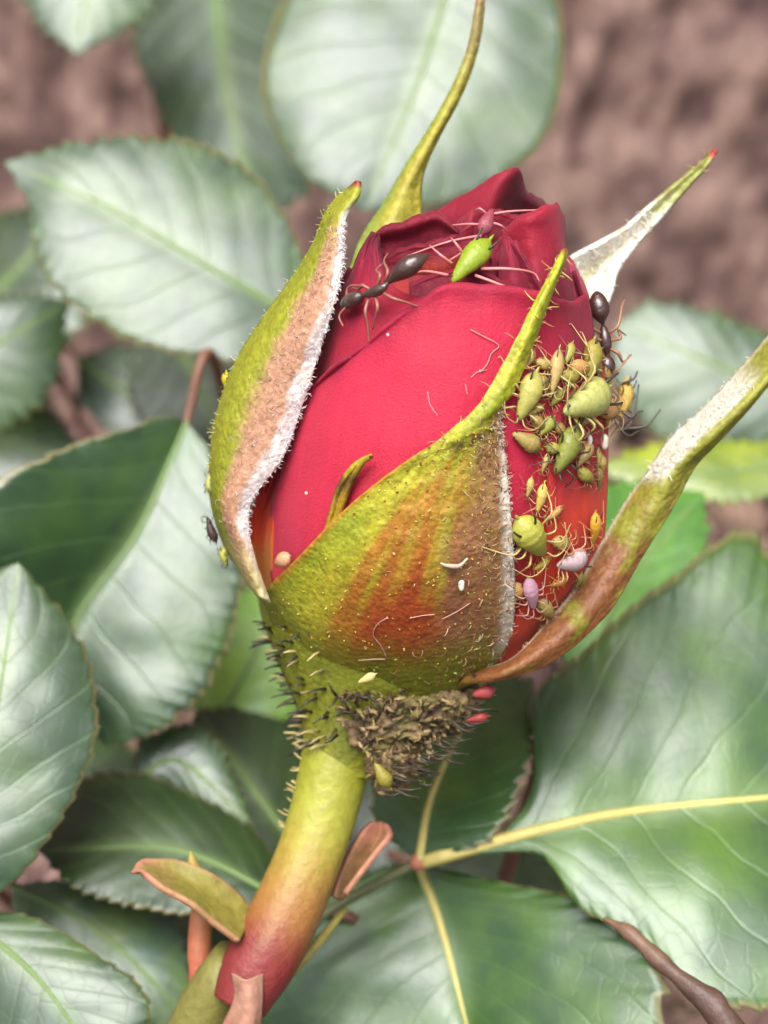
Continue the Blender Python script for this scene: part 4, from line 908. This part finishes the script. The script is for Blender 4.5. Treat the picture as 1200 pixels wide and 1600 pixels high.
# the crowd at the right side
aphid('pale green aphid right of the front sepal tip, head down', (803, 656), (832, 578), 1.03, (0.40, 0.40, 0.10), TAN, 1.15)
aphid('narrow pointed tan aphid standing upright in the crowd', (854, 616), (866, 544), 1.08, TAN, TAN, 0.75)
aphid('small round yellowish aphid in the middle of the crowd', (870, 592), (898, 582), 1.03, (0.40, 0.36, 0.07), TAN, 1.3)
aphid('large olive aphid at the top of the crowd under the ant', (906, 596), (918, 530), 1.03, (0.30, 0.28, 0.05), TAN, 1.1)
aphid('large light green aphid with a pale shine in the crowd', (866, 644), (934, 604), 1.06, (0.36, 0.40, 0.12), TAN, 1.2)
aphid('tan aphid hanging at the right outline of the bud', (958, 655, 0), (970, 590, 10), color=(0.60, 0.45, 0.10), limb=(0.10, 0.07, 0.04), nrm=RIGHT - 0.6 * FWD)
aphid('flat round brownish aphid at the left of the crowd', (796, 676), (840, 700), 1.02, (0.34, 0.27, 0.08), TAN, 1.2, legs=False)
aphid('small dark green aphid tucked between larger ones', (838, 680), (862, 650), 1.03, G3, TAN, 1.2)
aphid('large dark green aphid with black legs, lowest of the crowd', (858, 738), (892, 662), 1.05, (0.22, 0.26, 0.05), (0.05, 0.035, 0.02), 1.15)
aphid('small tan aphid right of the large dark green one', (894, 728), (918, 688), 1.03, TAN, (0.40, 0.25, 0.1), 1.0)
aphid('small yellow aphid with thin legs right of the shiny one', (940, 665), (950, 625), 1.02, YEL, (0.45, 0.3, 0.1), 0.9)
aphid('pointed tan aphid on the bare red petal below the crowd', (834, 800), (846, 752), 1.05, (0.52, 0.42, 0.10), TAN, 0.9)
aphid('plump green aphid close to the white edge of the sepal', (842, 860), (800, 802), 1.05, (0.36, 0.38, 0.06), TAN, 1.25)
aphid('slim yellow aphid on the far right of the lower petal', (918, 846), (922, 796), 1.045, (0.66, 0.42, 0.05), (0.6, 0.3, 0.1), 0.8)
aphid('pinkish white aphid above the lower right sepal', (862, 880), (908, 862), 1.06, (0.78, 0.58, 0.58), (0.6, 0.3, 0.15), 1.2)
aphid('small orange aphid under the pinkish white one', (856, 912), (884, 898), 1.05, (0.58, 0.32, 0.04), (0.6, 0.3, 0.08), 1.0)
aphid('mauve empty aphid skin hanging head down by the sepal', (828, 945), (818, 895), 1.05, (0.58, 0.36, 0.45), (0.6, 0.35, 0.3), 0.8, dark_corn=False)
aphid('small yellow aphid between the plump green and the mauve one', (830, 888), (856, 870), 1.06, YEL, (0.6, 0.35, 0.08), 1.0)
for i, (x, y, a, l, lab) in enumerate([(848, 570, 0.4, 34, 'tan nymph between the sepal tip and the narrow upright aphid'),
    (884, 552, 1.9, 36, 'olive nymph left of the large olive aphid at the top of the crowd'),
    (832, 640, 2.6, 34, 'small tan nymph right beside the pale green head down aphid'),
    (872, 672, 0.9, 32, 'brown nymph just above the large dark green aphid'),
    (912, 650, 2.2, 36, 'tan nymph under the large light green aphid'),
    (925, 575, 1.2, 34, 'olive nymph under the head of the right ant'),
    (936, 640, 0.3, 32, 'reddish tan nymph below the pale shiny aphid at the outline'),
    (826, 560, 2.0, 30, 'small tan nymph just under the arm of the front sepal'),
    (862, 700, 0.2, 30, 'olive nymph between the flat round and the lowest dark green aphid'),
    (888, 640, 1.1, 40, 'tan nymph half hidden below the large light green aphid'),
    (944, 590, 1.4, 34, 'brown nymph under the ant at the right outline'),
    (900, 575, 0.2, 36, 'reddish tan nymph in front of the large olive aphid'),
    (838, 660, 0.8, 34, 'brown nymph between the pale green and the small dark green aphid'),
    (934, 724, 1.5, 32, 'tan nymph at the right outline just below the white egg'),
    (866, 620, 2.2, 34, 'olive nymph behind the head of the large light green aphid'),
    (824, 760, 1.8, 34, 'tan nymph near the white sepal edge below the crowd'),
    (862, 800, 2.4, 36, 'reddish tan nymph on the bare petal beside the plump green aphid'),
    (890, 940, 2.5, 30, 'reddish tan nymph low on the petal above the right sepal'),
    (846, 945, 0.9, 34, 'tan nymph low in the gap right of the mauve skin'),
    (846, 600, 1.2, 36, 'brown nymph left of the narrow upright aphid'),
    (848, 722, 1.9, 34, 'tan nymph left of the lowest dark green aphid'),
    (908, 742, 0.6, 30, 'small olive nymph below the small tan aphid'),
    (930, 715, 1.6, 32, 'tan nymph under the two white eggs'),
    (812, 850, 2.4, 34, 'brown nymph under the plump green aphid by the sepal'),
    (872, 845, 0.3, 28, 'tiny tan nymph above the pinkish white aphid'),
    (900, 905, 2.0, 28, 'tiny olive nymph right of the small orange aphid'),
    (806, 920, 1.3, 30, 'reddish tan nymph left of the mauve empty skin'),
    (930, 745, 1.5, 34, 'brown nymph hanging on the right outline of the lower petal')]):
    dx, dy = math.cos(a) * l / 2, math.sin(a) * l / 2
    aphid(lab, (x + dx, y + dy), (x - dx, y - dy), 1.035, {'ta': (0.44, 0.36, 0.11), 'ol': (0.34, 0.33, 0.07), 're': (0.50, 0.30, 0.10), 'br': (0.30, 0.22, 0.06)}.get([w_ for w_ in lab.split() if w_ in ('tan', 'olive', 'reddish', 'brown')][0][:2], TAN), [(0.45, 0.28, 0.12), (0.2, 0.12, 0.06)][i % 2], U(0.8, 1.2), dark_corn=i % 2 == 0)
# left edge
aphid('tiny bright yellow aphid on the edge of the left sepal', (357, 608, -30), (358, 580, -30), color=(0.72, 0.58, 0.03), limb=(0.12, 0.08, 0.03), nrm=-RIGHT - 0.5 * FWD, wide=1.4)
aphid('greenish aphid low on the outer edge of the left sepal', (360, 884, 0), (352, 852, 0), color=G2, limb=(0.05, 0.04, 0.03), nrm=-RIGHT - 0.5 * FWD, wide=1.2)
aphid('dark aphid with long black legs sticking out on the far left', (330, 806, -5), (344, 846, 0), color=(0.06, 0.035, 0.03), limb=(0.03, 0.02, 0.02), nrm=-RIGHT - 0.6 * FWD)
aphid('pale aphid with upright legs above the dark one on the left', (333, 738, -5), (332, 772, -5), color=(0.34, 0.38, 0.10), limb=(0.08, 0.06, 0.04), nrm=-RIGHT - 0.6 * FWD)
# under the bud
aphid('rolled red aphid under the foot of the lower right sepal', (738, 1086, -10), (774, 1076, -10), color=(0.36, 0.06, 0.06), limb=(0.4, 0.08, 0.06), wide=1.4, legs=False)
aphid('dark red aphid below the rolled red one', (728, 1126, 10), (764, 1118, 10), color=(0.26, 0.035, 0.03), limb=(0.05, 0.03, 0.03), legs=False)
aphid('pale aphid below the red patch of the front sepal', (560, 1066, -75), (588, 1052, -78), color=(0.58, 0.50, 0.20), limb=TAN, legs=False, dark_corn=False)
aphid('olive aphid at the lowest point of the brown crust', (585, 1190, -10), (610, 1230, -5), color=(0.24, 0.22, 0.03), limb=(0.1, 0.08, 0.03), wide=1.2)
aphid('small whitish aphid in the crook of sepal and petal at left', (436, 880), (460, 868), 1.03, (0.50, 0.30, 0.16), (0.6, 0.35, 0.2), 1.2, legs=False, dark_corn=False)
# white eggs / specks
EGG = col_material('white_speck', 0.35, 0.5, 0.004, 30, source='obj', var=0.1)
def speck(label, x, y, r, k=1.08, ang=0.0, ratio=0.5):
    V, F = blob((0, 0, 0), (r * S * ratio, r * S * ratio, r * S), 1, 9, 12, 0.12)
    c, s = math.cos(ang), math.sin(ang)
    R = np.stack([RIGHT * c + UP * s, -FWD, UP * c - RIGHT * s], 1)
    p = P(np.array(on(x, y, k))); o = obj('white_egg', V @ R.T + p, F, EGG, None, origin=p); o.color = (0.55, 0.48, 0.38, 1); tag(o, label, 'egg', 'white eggs')
speck('white oval egg on the brown hairs of the front sepal', 721, 913, 10)
speck('white oval egg at the lower right edge of the aphid crowd', 945, 690, 12, 1.1)
speck('small white egg left of the other in the aphid crowd', 922, 688, 8, 1.08)
V, F = tube_arrays(P(crom(np.array([on(688, 880, 1.10), on(700, 884, 1.11), on(718, 884, 1.11), on(731, 872, 1.10)]), 16)), np.interp(np.linspace(0, 1, 16), [0, .5, 1], [1.5, 4.0, 1.8]) * S, 8)
o = obj('cast_skin', V, F, EGG, None); o.color = (0.36, 0.26, 0.19, 1); tag(o, 'curved whitish cast skin just above the egg on the front sepal', 'cast skin')

# ants: body drawn through centres and radii
def ant(label, spine, legs, antennae, tone, limbc, head_at=0):
    g = crom(np.array(spine, float), 60); g[:, 3] = np.maximum(g[:, 3] * 0.74, 1.2)
    loc = P(g[30, :3]); e = empty('ant', loc, label, 'ant', 'ants on the bud')
    V, F = tube_arrays(P(g[:, :3]), g[:, 3] * S, 18); o = obj('body', V, F, M_ANT, e); o.color = (*tone, 1)
    for pl in legs:
        p = crom(np.array(pl, float), 16); V, F = tube_arrays(P(p), np.interp(np.linspace(0, 1, 16), [0, .3, .6, 1], [2.3, 2.9, 1.8, 1.2]) * S, 6)
        q = obj('leg', V, F, M_LIMB, e); q.color = (*limbc, 1)
    for pl in antennae:
        p = crom(np.array(pl, float), 14); V, F = tube_arrays(P(p), np.linspace(1.8, 1.4, 14) * S, 6); q = obj('antenna', V, F, M_LIMB, e); q.color = (*limbc, 1)
    return e
def zz(x, y, h=20): return float(bz(x, y, 1.0)) - h
def up_(pl, h0=22):
    return [(x, y, zz(x, y, h)) for (x, y, h) in pl]
e1 = ant('dark ant walking down left on top of the bud',
    [(*q[:2], zz(*q[:2], q[2]), q[3]) for q in [(533, 478, 22, 2), (540, 474, 24, 11), (550, 469, 26, 16), (561, 464, 26, 13), (568, 461, 26, 5), (578, 458, 28, 9), (590, 454, 30, 11), (600, 448, 30, 8), (606, 442, 28, 4), (612, 437, 30, 7), (622, 428, 32, 15), (636, 418, 34, 20), (650, 409, 32, 17), (662, 402, 28, 9), (670, 398, 26, 1)]],
    [up_(pl) for pl in ([(576, 466, 24), (571, 486, 32), (574, 505, 20), (577, 538, 3)], [(586, 462, 24), (590, 480, 30), (586, 498, 18), (582, 515, 3)], [(596, 456, 24), (614, 466, 32), (634, 472, 20), (655, 480, 3)],
                        [(578, 452, 24), (566, 446, 34), (560, 452, 20), (548, 448, 5)], [(590, 446, 24), (594, 430, 34), (588, 422, 20), (598, 412, 5)], [(602, 440, 24), (606, 424, 34), (600, 408, 20), (606, 396, 5)])],
    [up_(pl) for pl in ([(540, 468, 30), (545, 448, 36), (566, 446, 34)], [(540, 480, 30), (530, 494, 34), (536, 510, 26)])], (0.05, 0.024, 0.018), (0.30, 0.11, 0.08))
e2 = ant('black ant climbing down head first at the right side above the aphids',
    [(932, 455, -65, 2), (933, 462, -68, 13), (935, 474, -70, 20), (938, 488, -70, 20), (940, 498, -68, 12), (942, 506, -64, 4), (943, 512, -64, 7), (945, 524, -66, 11), (947, 538, -66, 12), (948, 549, -64, 8), (949, 556, -62, 5), (949, 563, -64, 14), (949, 573, -64, 17), (949, 583, -64, 12), (949, 590, -62, 2)],
    [[(938, 520, -70), (922, 512, -80), (914, 522, -70), (906, 530, -55)], [(940, 532, -70), (924, 530, -82), (916, 545, -70)], [(942, 544, -70), (930, 552, -80), (924, 566, -60)],
     [(952, 520, -66), (966, 508, -72), (972, 478, -60), (976, 468, -50)], [(953, 532, -66), (970, 528, -74), (966, 516, -60), (978, 524, -40)], [(954, 545, -66), (966, 552, -72), (974, 566, -60), (984, 555, -50)]],
    [[(943, 584, -66), (936, 596, -74), (946, 600, -76), (950, 604, -70)], [(955, 584, -66), (968, 575, -74), (986, 554, -60)]], (0.045, 0.018, 0.014), (0.30, 0.15, 0.08))
# loose long dark legs and feelers sticking out from the crowd belong to the aphid hanging at the outline
edge = [o for o in bpy.data.objects if o.get('label') == 'tan aphid hanging at the right outline of the bud'][0]
for pl in ([(972, 600, -10), (990, 592, -15), (996, 580, -10)], [(968, 640, -10), (990, 650, -15), (998, 600, -5)], [(960, 650, -10), (975, 672, -15), (996, 645, -5), (1005, 642, 0)], [(958, 655, -15), (980, 680, -20), (1000, 672, -5)], [(975, 670, -10), (1010, 665, -10), (1032, 640, 0)]):
    limb('leg', edge, pl, 2.4, (0.06, 0.05, 0.04))
